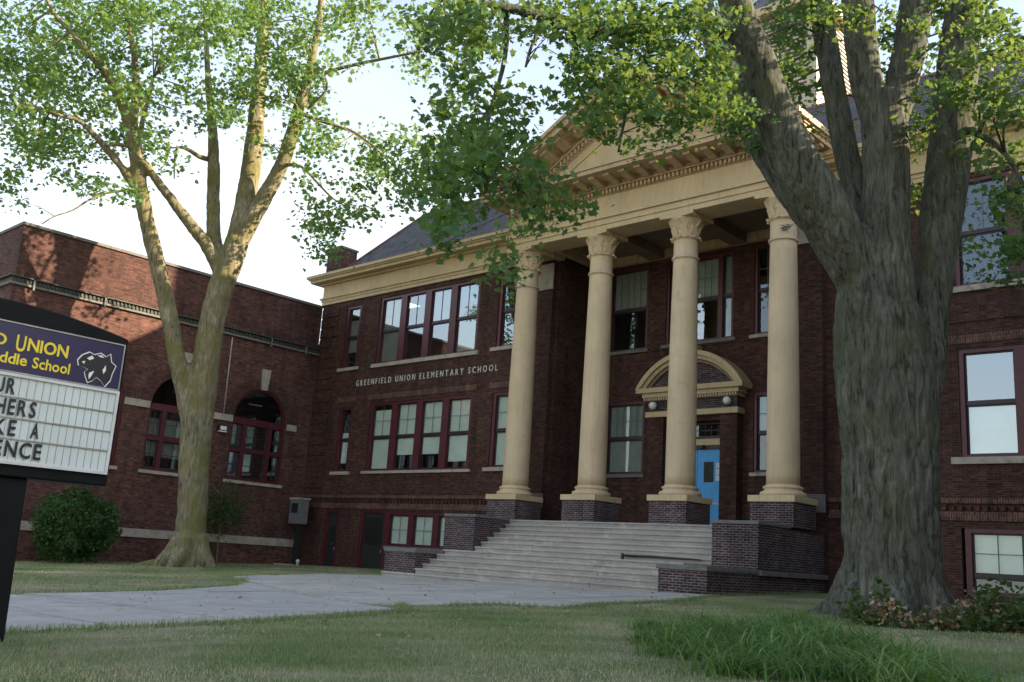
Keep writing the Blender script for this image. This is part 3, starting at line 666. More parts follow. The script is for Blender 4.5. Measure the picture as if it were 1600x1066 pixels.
# ------------------------------------------------------------------ portico entablature and pediment
FX0, FX1 = -24.78, -13.02; FY = 26.20
ent = MB()
def beam(mb, off, z0, z1, yb=27.28):
    mb.box(FX0-off, FX1+off, FY-off, yb, z0, z1)
    mb.box(FX0-off, FX0+1.08, yb, YW-.003, z0, z1); mb.box(FX1-1.08, FX1+off, yb, YW-.003, z0, z1)
beam(ent, 0, 11.70, 11.885)
entab = ent.build('entablature', M['cream'], school)
e2 = MB(); beam(e2, .045, 11.886, 12.10); e2.build('fascia', M['cream'], entab)
e3 = MB(); beam(e3, .13, 12.101, 12.20); e3.build('moulding', M['cream'], entab)
def solid(mb, off, z0, z1): mb.box(FX0-off, FX1+off, FY-off, YW+.6, z0, z1)
e4 = MB(); beam(e4, 0, 12.201, 12.30); e4.build('moulding', M['cream'], entab)
e5 = MB(); solid(e5, 0, 12.301, 12.98); e5.build('frieze', M['cream'], entab)
e6 = MB(); solid(e6, .06, 12.981, 13.16); e6.build('dentil_backing', M['cream_cornice'], entab)
e7 = MB(); solid(e7, .20, 13.161, 13.22); solid(e7, .12, 13.221, 13.40); e7.build('bed_moulding', M['cream_cornice'], entab)
OV = .62; CY0 = FY-1.15
e8 = MB(); e8.box(FX0-OV, FX1+OV, CY0, YW+.6, 13.401, 13.56); e8.box(FX0-OV-.06, FX1+OV+.06, CY0-.06, YW+.6, 13.561, 13.63); e8.build('corona', M['cream_cornice'], entab)
d = MB(); x = FX0-.10
while x < FX1+.05: d.box(x, x+.085, FY-.17, FY-.062, 13.0, 13.14); x += .165
y = FY-.05
while y < YW: d.box(FX0-.16, FX0-.062, y, y+.085, 13.0, 13.14); d.box(FX1+.062, FX1+.16, y, y+.085, 13.0, 13.14); y += .165
tag(d.build('dentil', M['cream_cornice'], entab), kind='stuff')
def modillion_mesh(axis='y', L=.80, w=.26):
    prof = [(0, 0), (0, -.17), (.18, -.20), (.42, -.15), (L-.12, -.085), (L, -.10), (L, 0)]  # distance out, z
    mb = MB()
    if axis == 'y': mb.prism([(-p[0], p[1]) for p in prof], 'x', -w/2, w/2)
    else: mb.prism([(p[0], p[1]) for p in prof], 'y', -w/2, w/2)
    return mb
nm = 19; proto = None
for k in range(nm):
    x = FX0-.02+(FX1-FX0+.04)*k/(nm-1)
    if proto is None:
        mm = modillion_mesh(); mm.v = [(v[0]+x, v[1]+FY-.121, v[2]+13.40) for v in mm.v]; proto = mm.build('modillion', M['cream_cornice'], entab, at=(x, FY-.121, 13.40))
    else: copy_at(proto, entab, (x, FY-.121, 13.40))
for k in range(3):
    y = FY+.15+k*.66
    for s_, xx in ((1, FX1+.121), (-1, FX0-.121)):
        mm = MB(); prof = [(0, 0), (0, -.17), (.15, -.20), (.35, -.12), (.44, -.10), (.44, 0)]
        mm.prism([(xx+s_*p_[0], 13.40+p_[1]) for p_ in prof], 'y', y, y+.26); mm.build('modillion', M['cream_cornice'], entab)
# gutter moulding of the sides
for x0, x1 in ((FX1+OV+.02, FX1+OV+.15), (FX0-OV-.15, FX0-OV-.02)):
    MB().box(x0, x1, CY0+.1, YW+.6, 13.631, 13.82).build('gutter', M['cream_cornice'], entab)

# pediment
XE = FX1+OV+.08; XW = FX0-OV-.08; HW = (XE-XW)/2; AP = 17.30; ZE = 13.72; SL = (AP-ZE)/HW; PXC = (XE+XW)/2
zbot = 13.632
def rake(mb, o0, o1, y0, y1, side, zlo=zbot):
    """band between vertical offsets o0<o1 below the top line"""
    def zt(x, o): return AP-o-SL*abs(x-PXC)
    xo0 = PXC+side*min(HW, (AP-o0-zlo)/SL); xo1 = PXC+side*min(HW, (AP-o1-zlo)/SL)
    pts = [(PXC, AP-o0), (xo0, max(zlo, zt(xo0, o0))), (xo1, max(zlo, zt(xo1, o1))), (PXC, AP-o1)]
    mb.prism(pts, 'y', y0, y1)
ped = MB(); tri = .95
ped.prism([(PXC-(AP-tri-zbot)/SL, zbot), (PXC+(AP-tri-zbot)/SL, zbot), (PXC, AP-tri)], 'y', FY+.02, FY+.5)
pedm = ped.build('pediment', M['cream'], school)
for side in (-1, 1):
    a = MB(); rake(a, .0, .16, CY0-.12, FY+.5, side); a.build('raking_cyma', M['cream_cornice'], pedm)
    a = MB(); rake(a, .161, .40, CY0, FY+.5, side); a.build('raking_corona', M['cream_cornice'], pedm)
    a = MB(); rake(a, .401, .62, FY-.12, FY+.5, side); a.build('raking_bed', M['cream_cornice'], pedm)
    a = MB(); rake(a, .621, .70, FY-.20, FY+.5, side); rake(a, .701, .90, FY-.06, FY+.5, side); rake(a, .901, .96, FY-.02, FY+.5, side); a.build('raking_moulding', M['cream_cornice'], pedm)
    dd = MB(); t = .25
    while t < HW-1.9:
        x = PXC+side*t; z = AP-.72-SL*t; dd.add([(x-.045, FY-.16, z+side*0-SL*(-.0)), (x+.045, FY-.16, z), (x+.045, FY-.16, z-.17), (x-.045, FY-.16, z-.17), (x-.045, FY-.061, z), (x+.045, FY-.061, z), (x+.045, FY-.061, z-.17), (x-.045, FY-.061, z-.17)],
               [(0, 1, 2, 3), (4, 7, 6, 5), (0, 4, 5, 1), (1, 5, 6, 2), (2, 6, 7, 3), (3, 7, 4, 0)]); t += .165
    tag(dd.build('dentil', M['cream_cornice'], pedm), kind='stuff')
    t = .38; pm = None
    while t < HW-1.2:
        x = PXC+side*t; z = AP-.40-SL*t
        if pm is None:
            mb = MB(); w = .13; prof = [(0, 0), (0, -.17), (.18, -.20), (.42, -.15), (.68, -.085), (.80, -.10), (.80, 0)]
            vs = []
            for u in (-w, w):
                for p_ in prof: vs.append((x+u, FY-.121-p_[0], z+p_[1]-side*SL*u))
            n = len(prof); mb.add(vs, [tuple(range(n)), tuple(range(2*n-1, n-1, -1))]+[(i, (i+1) % n, n+(i+1) % n, n+i) for i in range(n)])
            pm = mb.build('modillion', M['cream_cornice'], pedm, at=(x, FY-.12, z))
        else: copy_at(pm, pedm, (x, FY-.12, z))
        t += .655
# tympanum panel moulding (curved-ended frame)
tm = MB(); cz = 14.35
for (a, b) in (((-3.6, 14.0), (-.3, 15.85)), ((-.3, 15.85), (.3, 15.85)), ((.3, 15.85), (3.6, 14.0)), ((3.6, 14.0), (-3.6, 14.0))):
    dx, dz = b[0]-a[0], b[1]-a[1]; l_ = math.hypot(dx, dz); nx_, nz_ = -dz/l_*.03, dx/l_*.03
    tm.prism([(PXC+a[0]+nx_, a[1]+nz_), (PXC+b[0]+nx_, b[1]+nz_), (PXC+b[0]-nx_, b[1]-nz_), (PXC+a[0]-nx_, a[1]-nz_)], 'y', FY-.03, FY+.019)
tm.build('panel_moulding', M['cream'], pedm)
# portico roof
pr = MB()
for side in (-1, 1):
    pr.prism([(PXC, AP-.03), (PXC+side*(HW-.03), AP-.03-SL*(HW-.03)), (PXC+side*(HW-.03), AP-.15-SL*(HW-.03)), (PXC, AP-.15)], 'y', FY+.51, 37)
pr.build('portico_roof', M['roof'], school)
# portico ceiling: beams from columns to the wall, wall beam, dark boards
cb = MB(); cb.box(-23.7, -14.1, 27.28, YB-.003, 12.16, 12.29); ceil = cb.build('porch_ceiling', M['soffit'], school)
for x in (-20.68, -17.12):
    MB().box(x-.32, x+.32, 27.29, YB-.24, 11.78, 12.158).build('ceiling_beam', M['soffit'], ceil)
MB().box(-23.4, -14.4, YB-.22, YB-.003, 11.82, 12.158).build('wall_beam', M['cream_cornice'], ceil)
for x0 in (-23.69, -14.4): MB().box(x0, x0+.29, 27.29, YB-.24, 11.82, 12.158).build('wall_beam', M['cream_cornice'], ceil)

# ------------------------------------------------------------------ wing entablatures and main roof
for x0, x1, le, re in ((XL-.02, FX0-.14, 1, 0), (FX1+.14, XR+.02, 0, 1)):
    def lay(off, z0, z1, nm, mt, par=None):
        return MB().box(x0-off*le, x1+off*re, YW-.05-off, YW+1.0, z0, z1).build(nm, M[mt], par if par else school)
    w = lay(.03, 11.861, 12.02, 'wing_entablature', 'cream')
    lay(.07, 12.021, 12.14, 'fascia', 'cream', w); lay(.14, 12.141, 12.22, 'moulding', 'cream', w); lay(0.02, 12.221, 12.86, 'frieze', 'cream', w)
    lay(.16, 12.861, 12.95, 'bed_moulding', 'cream', w); lay(.52, 12.951, 13.09, 'corona', 'cream', w); lay(.60, 13.091, 13.16, 'moulding', 'cream', w); lay(.68, 13.161, 13.30, 'cyma', 'cream', w)
rf = MB(); ex0, ex1, ey0, ey1, zr, zt_ = XL+.3, XR-.2, YW+.15, 44.3, 13.30, 17.05; hx = 3.1; ym = ey0+hx; yn = ey1-hx
rf.add([(ex0, ey0, zr), (ex1, ey0, zr), (ex1, ey1, zr), (ex0, ey1, zr), (ex0+hx, ym, zt_), (ex1-hx, ym, zt_), (ex1-hx, yn, zt_), (ex0+hx, yn, zt_)], [(0, 1, 5, 4), (1, 2, 6, 5), (2, 3, 7, 6), (3, 0, 4, 7), (4, 5, 6, 7), (0, 3, 2, 1)])
roof = rf.build('roof', M['roof'], school)
# shingle courses as slightly proud strips on the front and left slopes
sh = MB(); n = 26
for k in range(1, n):
    t = k/n; y = ey0+(ym-ey0)*t; z = zr+(zt_-zr)*t; xa = ex0+hx*t; xb = ex1-hx*t
    sh.add([(xa, y-.025, z-.012), (xb, y-.025, z-.012), (xb, y-.01, z+.03), (xa, y-.01, z+.03), (xa, y+.09, z+.11), (xb, y+.09, z+.11)], [(0, 1, 2, 3), (3, 2, 5, 4)])
tag(sh.build('shingle_course', M['roof'], roof), kind='stuff')
rc = MB(); rc.tube([(ex0, ey0, zr+.03, .08), (ex0+hx, ym, zt_+.03, .08), (ex1-hx, ym, zt_+.03, .08), (ex1, ey0, zr+.03, .08)], 6); rc.build('ridge_cap', M['ridge'], roof)
ch = MB().box(-39.95, -38.8, 28.6, 29.6, 13.31, 14.95).build('chimney', M['brick_parapet'], roof); MB().box(-40.0, -38.75, 28.55, 29.65, 14.951, 15.05).build('chimney_cap', M['stonedark'], ch)
# cupola
cu0 = MB(); cxx, cyy = CX, 38.2; hwc = 2.1
cu0.box(cxx-hwc, cxx+hwc, cyy-hwc, cyy+hwc, 16.5, 20.3)
cup = cu0.build('cupola', M['cupola'], school, at=(cxx, cyy, 16.5))
for sx in (-1, 1):
    for sy in (-1, 1): MB().box(cxx+sx*(hwc-.2)-.22, cxx+sx*(hwc-.2)+.22, cyy+sy*(hwc-.2)-.22, cyy+sy*(hwc-.2)+.22, 20.31, 24.6).build('corner_post', M['cupola'], cup)
lv = MB(); z = 20.35
while z < 24.5:
    lv.box(cxx-hwc+.42, cxx+hwc-.42, cyy-hwc+.1, cyy-hwc+.24, z, z+.10); lv.box(cxx-hwc+.42, cxx+hwc-.42, cyy+hwc-.24, cyy+hwc-.1, z, z+.10)
    lv.box(cxx+hwc-.24, cxx+hwc-.1, cyy-hwc+.42, cyy+hwc-.42, z, z+.10); lv.box(cxx-hwc+.1, cxx-hwc+.24, cyy-hwc+.42, cyy+hwc-.42, z, z+.10); z += .2
lv.build('louvre', M['cupola'], cup)
MB().box(cxx-hwc+.45, cxx+hwc-.45, cyy-hwc+.45, cyy+hwc-.45, 20.31, 24.6).build('louvre_core', M['dark_metal'], cup)
MB().box(cxx-hwc-.3, cxx+hwc+.3, cyy-hwc-.3, cyy+hwc+.3, 24.61, 25.0).build('cupola_cornice', M['cream'], cup)
cr = MB(); cr.add([(cxx-hwc-.2, cyy-hwc-.2, 25.01), (cxx+hwc+.2, cyy-hwc-.2, 25.01), (cxx+hwc+.2, cyy+hwc+.2, 25.01), (cxx-hwc-.2, cyy+hwc+.2, 25.01), (cxx, cyy, 27.6)], [(0, 1, 4), (1, 2, 4), (2, 3, 4), (3, 0, 4), (3, 2, 1, 0)]); cr.build('cupola_roof', M['roof'], cup)
MB().box(cxx+1.35, cxx+1.6, cyy-hwc-.02, cyy-hwc-.002, 18.2, 18.9).build('vent', M['dark_metal'], cup)

# ------------------------------------------------------------------ lettering
def glyph(ch, w=None, h=None, bold=0.0, thick=.02, font_scale=1.0):
    cu = bpy.data.curves.new('glyph', 'FONT'); cu.body = ch; cu.size = font_scale; cu.offset = bold; cu.extrude = 0.0; cu.resolution_u = 3
    o = bpy.data.objects.new('glyph', cu); col.objects.link(o)
    dg = bpy.context.evaluated_depsgraph_get(); dg.update(); me = bpy.data.meshes.new_from_object(o.evaluated_get(dg))
    bpy.data.objects.remove(o); bpy.data.curves.remove(cu)
    vs = np.array([v.co[:2] for v in me.vertices]); fs = [tuple(p.vertices) for p in me.polygons]
    edges = {}
    for f_ in fs:
        for i in range(len(f_)):
            e = (f_[i], f_[(i+1) % len(f_)]); edges[e] = 1
    bound = [e for e in edges if (e[1], e[0]) not in edges]
    bpy.data.meshes.remove(me); return vs, fs, bound
GC = {}
def lettering(text, parent, name, T, u0, u1, z0, h, mat, bold=.0, thick=.02, spacing=.12, space=.45, joined=False, fit=1.0):
    """letters between u0 and u1, cap height h, T maps (u, out, z)"""
    items = []; u = 0
    for ch in text:
        if ch == ' ': u += space; continue
        if (ch, bold) not in GC: GC[(ch, bold)] = glyph(ch, bold=bold)
        vs, fs, bd = GC[(ch, bold)]; x0 = vs[:, 0].min(); w = np.ptp(vs[:, 0])
        items.append((u-x0, vs, fs, bd)); u += w+spacing
    total = u-spacing; cap = .70; sx = (u1-u0)/total; sz = h/cap
    obs = []; acc = MB(T)
    for off, vs, fs, bd in items:
        n = len(vs); P = [((v[0]+off)*sx+u0, .0, v[1]*sz+z0) for v in vs]+[((v[0]+off)*sx+u0, thick, v[1]*sz+z0) for v in vs]
        F_ = [tuple(reversed(f_)) for f_ in fs]+[tuple(i+n for i in f_) for f_ in fs]+[(a, b, b+n, a+n) for a, b in bd]
        if joined: acc.add(P, F_)
        else:
            m = MB(T); m.add(P, F_); c_ = P[0]; obs.append(m.build(name, mat, parent, at=T(*c_)))
    if joined: return acc.build(name, mat, parent)
    return obs
lettering('GREENFIELD UNION ELEMENTARY SCHOOL', school, 'letter', Ty(YW-.003), -36.15, -27.0, 7.52, .27, M['letter_metal'], bold=.004, spacing=.42, space=.55)

# ------------------------------------------------------------------ ANNEX (left wing seen side-on)
AY0 = 13.58; AT = 11.85
annex = thing('school_annex', (XL-5, 20, -1.2), 'low red brick annex with tall arched windows beside the main block', 'school annex')
TXA = Tx(XL)
aw = [(15.85, 18.75), (19.9, 22.8), (23.95, 26.88)]
an = MB()
# body wall with rectangular holes, mapped so that u = y
m_ = MB(lambda u, d, z: (XL-d, u, z))
def wall_x(mb, x0, x1, y0, y1, z0, z1, holes):
    cuts = sorted(set([y0, y1]+[h[0] for h in holes]+[h[1] for h in holes]))
    for a, b in zip(cuts[:-1], cuts[1:]):
        hs = sorted([h for h in holes if h[0] <= a+1e-6 and h[1] >= b-1e-6], key=lambda h: h[2]); z = z0
        for h in hs:
            if h[2] > z: mb.box(x0, x1, a, b, z, h[2])
            z = h[3]
        if z < z1: mb.box(x0, x1, a, b, z, z1)
holes = [(a, b, 2.74, 5.62+(b-a)/2+.02) for a, b in aw]
wall_x(an, XL-.4, XL, AY0, YW-.003, -1.9, 9.27, holes)
SPR = 5.62
for a, b in aw:
    cxw = (a+b)/2; r_ = (b-a)/2; n = 12; top = SPR+r_+.02
    for sgn in (-1, 1):
        pts = [(cxw+sgn*r_, top)]+[(cxw+sgn*r_*math.cos(math.pi/2*k/n), SPR+r_*math.sin(math.pi/2*k/n)) for k in range(n+1)]
        pts.append((cxw, top))
        for k in range(n):
            p0 = pts[1+k]; p1 = pts[2+k]
            an.prism([(p0[0], p0[1]), (p1[0], p1[1]), (p1[0], top), (p0[0], top)], 'x', XL-.4, XL)
an.box(-62, XL-.4, AY0, AY0+.4, -1.9, 9.27)
an.box(-62, -61.6, AY0+.4, 43.6, -1.9, 10.3); an.box(-62, XL-.4, 43.6, 44, -1.9, 10.3)
aw_o = an.build('wall', M['brick_annex'], annex)
par = MB(); par.box(XL-.42, XL-.06, AY0+.06, YW-.003, 9.62, AT-.12); par.box(-62, XL-.42, AY0+.06, AY0+.42, 9.62, AT-.12)
par_o = par.build('parapet', M['brick_parapet'], annex)
cp = MB(); cp.box(XL-.48, XL+.02, AY0, YW-.003, AT-.119, AT); cp.box(-62, XL-.48, AY0, AY0+.5, AT-.119, AT); cp.build('coping', M['stonedark'], par_o)
# cornice: stone string, green frieze, top lip
cn = MB(); cn.box(XL-.4, XL+.13, AY0-.13, YW-.003, 9.271, 9.36); cn.box(-62, XL-.4, AY0-.13, AY0+.4, 9.271, 9.36); cno = cn.build('cornice', M['stonedark'], annex)
cn = MB(); cn.box(XL-.4, XL+.06, AY0-.06, YW-.003, 9.361, 9.57); cn.box(-62, XL-.4, AY0-.06, AY0+.4, 9.361, 9.57); cn.build('frieze', M['green_metal'], cno)
cn = MB(); cn.box(XL-.4, XL+.20, AY0-.20, YW-.003, 9.571, 9.62); cn.box(-62, XL-.4, AY0-.20, AY0+.4, 9.571, 9.62); cn.build('lip', M['green_metal'], cno)
dn = MB(); y = AY0+.1
while y < YW-.1: dn.box(XL+.061, XL+.11, y, y+.07, 9.40, 9.55); y += .17
tag(dn.build('dentil', M['green_metal'], cno), kind='stuff')
for y in (14.3, 17.2, 20.3, 25.4, 27.4): MB().box(XL+.131, XL+.2, y, y+.07, 9.15, 9.62).build('bracket', M['stonedark'], cno)
rfa = MB().box(-61.9, XL-.5, AY0+.5, 43.6, 9.9, 10.0).build('roof', M['roof'], annex)
bd = MB(); bd.box(XL+.001, XL+.07, AY0-.07, YW-.003, -.07, .28); bd.box(-62, XL+.001, AY0-.07, AY0-.001, -.07, .28); bd.build('base_band', M['stone'], annex)
# interior back wall of the annex
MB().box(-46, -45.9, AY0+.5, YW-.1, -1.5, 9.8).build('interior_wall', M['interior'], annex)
# imposts, keystones, arch rings
imps = [(18.76, 19.89), (22.81, 23.94), (26.92, 27.45)]
for a, b in imps: MB().box(XL+.001, XL+.08, a, b, 5.34, 5.64).build('impost', M['stone'], annex, bevel=.01)
for a, b in aw:
    c_ = (a+b)/2; MB().prism([(c_-.15, SPR+1.42), (c_+.15, SPR+1.42), (c_+.24, SPR+2.42), (c_-.24, SPR+2.42)], 'x', XL+.001, XL+.1).build('keystone', M['stone'], annex)
    for rr, wd in ((1.46, .0),):
        ar = MB(); n = 40
        for k in range(n):
            t0 = math.pi*(k+.06)/n; t1 = math.pi*(k+.94)/n
            if abs((k+.5)/n-.5) < .05: continue
            q4 = [(c_+r*math.cos(t), SPR+.03+r*math.sin(t)) for r, t in ((1.475, t0), (1.475, t1), (1.90, t1), (1.90, t0))]
            ar.prism(q4, 'x', XL+.001, XL+.028)
        tag(ar.build('arch_brick', M['brick_parapet'], annex), kind='stuff')
def arched_window(a, b, idx):
    f = MB(TXA); c_ = (a+b)/2; r_ = (b-a)/2
    f.box(a, a+.12, -.24, -.08, 2.74, SPR); f.box(b-.12, b, -.24, -.08, 2.74, SPR)
    m1, m2 = a+.78, b-.78
    f.box(m1-.10, m1+.10, -.24, -.079, 2.86, 5.32); f.box(m2-.10, m2+.10, -.24, -.079, 2.86, 5.32)
    f.box(a+.12, b-.12, -.24, -.078, 2.74, 2.86); f.box(a+.12, b-.12, -.24, -.075, 5.32, SPR)
    for p0, p1 in ((a+.12, m1-.1), (m1+.1, m2-.1), (m2+.1, b-.12)): f.box(p0, p1, -.24, -.081, 4.04, 4.22)
    n = 20
    for k in range(n):
        t0 = math.pi*k/n; t1 = math.pi*(k+1)/n
        q4 = [(c_+r*math.cos(t), SPR+r*math.sin(t)) for r, t in ((r_-.12, t0), (r_-.12, t1), (r_, t1), (r_, t0))]
        vs = [(p[0], -.24, p[1]) for p in q4]+[(p[0], -.08, p[1]) for p in q4]
        f.add(vs, [(0, 1, 2, 3), (7, 6, 5, 4), (0, 4, 5, 1), (1, 5, 6, 2), (2, 6, 7, 3), (3, 7, 4, 0)])
    w = f.build('arched_window', M['maroon'], annex, at=(XL, c_, 2.74))
    s = MB(TXA)
    for p0, p1 in ((a+.12, m1-.1), (m1+.1, m2-.1), (m2+.1, b-.12)):
        for z0, z1 in ((2.86, 4.04), (4.22, 5.32)):
            s.box(p0, p0+.05, -.2, -.15, z0, z1); s.box(p1-.05, p1, -.2, -.15, z0, z1); s.box(p0+.05, p1-.05, -.2, -.151, z0, z0+.05); s.box(p0+.05, p1-.05, -.2, -.151, z1-.05, z1)
            g_ = MB(TXA).box(p0+.051, p1-.051, -.19, -.183, z0+.051, z1-.051).build('pane', M['glass_hi'], w)
            mm = MB(TXA); uc = (p0+p1)/2; mm.box(uc-.012, uc+.012, -.182, -.165, z0+.05, z1-.05); mm.box(p0+.05, p1-.05, -.181, -.166, (z0+z1)/2-.012, (z0+z1)/2+.012); mm.build('muntin', M['sash'], w)
    s.build('sash', M['sash'], w)
    pts = [(c_+(r_-.121)*math.cos(math.pi*k/n), SPR+.001+(r_-.121)*math.sin(math.pi*k/n)) for k in range(n+1)]
    fan = MB(TXA); N_ = len(pts); fan.add([(p[0], -.19, p[1]) for p in pts]+[(p[0], -.183, p[1]) for p in pts], [tuple(range(N_)), tuple(range(2*N_-1, N_-1, -1))]+[(i, (i+1) % N_, N_+(i+1) % N_, N_+i) for i in range(N_)])
    fan.build('fanlight', M['glass'], w)
    MB(TXA).box(a-.1, b+.1, -.05, .09, 2.60, 2.738).build('window_sill', M['stone'], w)
    if idx < 2: MB(TXA).box(a+.14, b-.14, -.30, -.29, 3.35, 5.0).build('blind', M['blind_dim'], w)  # pale sheet added to brighten the panes in place of their reflections
    if idx == 2: MB(TXA).box(c_+.25, c_+.95, -1.6, -1.45, 6.5, 6.56).build('ceiling_light', M['lamp'], w)
for i, (a, b) in enumerate(aw): arched_window(a, b, i)
# wall lamp, downpipe
dp = MB(); dp.tube([(XL+.06, 23.38, 9.2, .035), (XL+.06, 23.40, 7.5, .035), (XL+.06, 23.43, 5.66, .035)], 8)
dp.build('conduit', M['stone'], annex)
lm = MB(); lm.box(XL+.002, XL+.22, 23.2, 23.65, 4.85, 5.12); lo_ = lm.build('wall_lamp', M['dark_metal'], annex)
MB().box(XL+.05, XL+.24, 23.25, 23.6, 4.80, 4.848).build('lens', M['lamp'], lo_); MB().box(XL+.221, XL+.235, 23.27, 23.58, 4.89, 5.06).build('lens', M['lamp'], lo_)

# the matching annex at the other end of the building; it stands right of the picture and shades the lawn
anr = thing('school_annex', (12, 20, -.4), 'matching red brick annex at the right end of the school, beyond the picture edge', 'school annex')
ra = MB(); wall_x(ra, XR+.003, XR+.4, AY0, YW-.003, -1.9, 11.7, [(a, b, 2.74, 6.9) for a, b in aw]); ra.box(XR+.4, 26, AY0, AY0+.4, -1.9, 11.7); ra.box(25.6, 26, AY0+.4, 44, -1.9, 11.7); ra.box(XR+.4, 25.6, 43.6, 44, -1.9, 11.7)
ra.build('wall', M['brick_annex'], anr)
MB().box(XR+.4, 25.6, AY0+.4, 43.6, 10.9, 11.0).build('roof', M['roof'], anr)
rc_ = MB(); rc_.box(XR-.05, XR+.5, AY0-.05, YW-.003, 11.701, AT); rc_.box(XR+.5, 26.05, AY0-.05, AY0+.45, 11.701, AT); rc_.build('coping', M['stonedark'], anr)
for a, b in aw:
    f = MB(); X_ = XR+.1
    f.box(X_, X_+.12, a, a+.12, 2.74, 6.9); f.box(X_, X_+.12, b-.12, b, 2.74, 6.9); f.box(X_, X_+.12, a+.12, b-.12, 2.74, 2.86); f.box(X_, X_+.12, a+.12, b-.12, 6.78, 6.9); f.box(X_, X_+.12, a+.12, b-.12, 5.3, 5.5); f.box(X_, X_+.119, (a+b)/2-.08, (a+b)/2+.08, 2.86, 5.3)
    w = f.build('window', M['maroon'], anr); MB().box(X_+.05, X_+.056, a+.121, b-.121, 2.87, 6.77).build('pane', M['glass'], w)

# ------------------------------------------------------------------ MESSAGE SIGN
XS = -9.40
sign = thing('school_sign', (XS-.17, 3.2, gz(XS, 3.2)), 'black pylon message board sign with purple header and changeable black letters', 'message sign')
SY0, SY1 = 1.97, 4.43
pts = [(SY0, .45), (SY1, .45)]
for k in range(21):
    t = k/20; y = SY1+(SY0-SY1)*t; pts.append((y, 1.925+.135*math.sin(math.pi*t)**.9 if 0 < t < 1 else 1.925))
cab = MB().prism(pts, 'x', XS-.34, XS); cabo = cab.build('cabinet', M['black'], sign, bevel=.012)
MB().prism([(2.70, gz(XS, 3)-.2), (3.74, gz(XS, 3)-.2), (3.70, .449), (2.74, .449)], 'x', XS-.28, XS-.06).build('post', M['black'], sign, bevel=.01)
TS = Tx(XS)
def frame(mb, u0, u1, z0, z1, w, d0, d1):
    mb.box(u0, u0+w, d0, d1, z0, z1); mb.box(u1-w, u1, d0, d1, z0, z1); mb.box(u0+w, u1-w, d0, d1, z0, z0+w); mb.box(u0+w, u1-w, d0, d1, z1-w, z1)
hd = MB(TS).box(2.03, 4.385, .002, .012, 1.40, 1.85).build('header_panel', M['purple'], sign)
fr = MB(TS); frame(fr, 2.02, 4.395, 1.39, 1.86, .012, .013, .022); fr.build('trim', M['grey_metal'], hd)
bo = MB(TS).box(2.05, 4.38, .002, .012, .575, 1.372).build('message_board', M['board'], sign)
fr = MB(TS); frame(fr, 2.03, 4.40, .56, 1.385, .028, .013, .035); fr.build('frame', M['white_metal'], bo)
for k in range(1, 4):
    z = .60+.19*k; MB(TS).box(2.06, 4.37, .013, .028, z-.006, z+.006).build('letter_track', M['grey_metal'], bo)
gl = MB(TS)
for k in range(1, 33): gl.box(2.06+k*.07, 2.06+k*.07+.004, .013, .017, .60, 1.36)
tag(gl.build('grid_line', M['grey_metal'], bo), kind='stuff')
lettering('GREENFIELD', hd, 'lettering', Tx(XS+.013), 2.40, 3.275, 1.628, .105, M['yellow'], bold=.02, thick=.004, spacing=.07, joined=True)
lettering('U', hd, 'lettering', Tx(XS+.013), 3.362, 3.447, 1.600, .150, M['yellow'], bold=.015, thick=.004, joined=True)
lettering('NION', hd, 'lettering', Tx(XS+.013), 3.466, 3.845, 1.620, .115, M['yellow'], bold=.025, thick=.004, spacing=.07, joined=True)
lettering('Elementary', hd, 'lettering', Tx(XS+.013), 2.40, 2.98, 1.475, .10, M['yellow'], bold=.015, thick=.004, spacing=.06, joined=True)
lettering('Middle', hd, 'lettering', Tx(XS+.013), 3.10, 3.485, 1.472, .10, M['yellow'], bold=.018, thick=.004, spacing=.06, joined=True)
lettering('School', hd, 'lettering', Tx(XS+.013), 3.535, 3.885, 1.468, .10, M['yellow'], bold=.018, thick=.004, spacing=.06, joined=True)
TLb = Tx(XS+.029)
for txt, u0, u1, z in (('OUR', 3.11, 3.42, 1.195), ('TEACHERS', 2.84, 3.635, 1.008), ('MAKE', 3.03, 3.485, .818), ('A', 3.62, 3.695, .818), ('DIFFERENCE', 2.76, 3.745, .628)):
    lettering(txt, bo, 'letter', TLb, u0, u1, z, .142, M['letter'], bold=.02, thick=.004, spacing=.16)
# big-cat emblem: black silhouette in a white outline
em = [(3.95, 1.62), (3.985, 1.675), (4.05, 1.715), (4.10, 1.70), (4.16, 1.725), (4.215, 1.70), (4.255, 1.735), (4.275, 1.66), (4.325, 1.63), (4.30, 1.55), (4.29, 1.48), (4.245, 1.415), (4.20, 1.465), (4.15, 1.49), (4.12, 1.45), (4.075, 1.425), (4.05, 1.47), (4.03, 1.52), (4.06, 1.55), (4.01, 1.565), (3.965, 1.57)]
def poly(pts, T, d0, d1, nm, mat, par): return MB(T).add([(p[0], d0, p[1]) for p in pts]+[(p[0], d1, p[1]) for p in pts], [tuple(range(len(pts))), tuple(range(2*len(pts)-1, len(pts)-1, -1))]+[(i, (i+1) % len(pts), len(pts)+(i+1) % len(pts), len(pts)+i) for i in range(len(pts))]).build(nm, mat, par)
cxm, czm = 4.14, 1.57
poly([(cxm+(p[0]-cxm)*1.06, czm+(p[1]-czm)*1.07) for p in em], TS, .013, .0145, 'emblem', M['white'], hd)
poly(em, TS, .0146, .017, 'emblem', M['letter'], hd)
for pl in ([(4.03, 1.655), (4.075, 1.69), (4.10, 1.665), (4.06, 1.64)], [(4.20, 1.565), (4.225, 1.62), (4.235, 1.57), (4.215, 1.53)], [(3.985, 1.615), (4.02, 1.625), (4.01, 1.595)], [(4.075, 1.52), (4.12, 1.545), (4.10, 1.49), (4.08, 1.455), (4.07, 1.49)], [(4.13, 1.70), (4.17, 1.712), (4.20, 1.69), (4.16, 1.69)]):
    poly(pl, TS, .0171, .019, 'emblem', M['white'], hd)

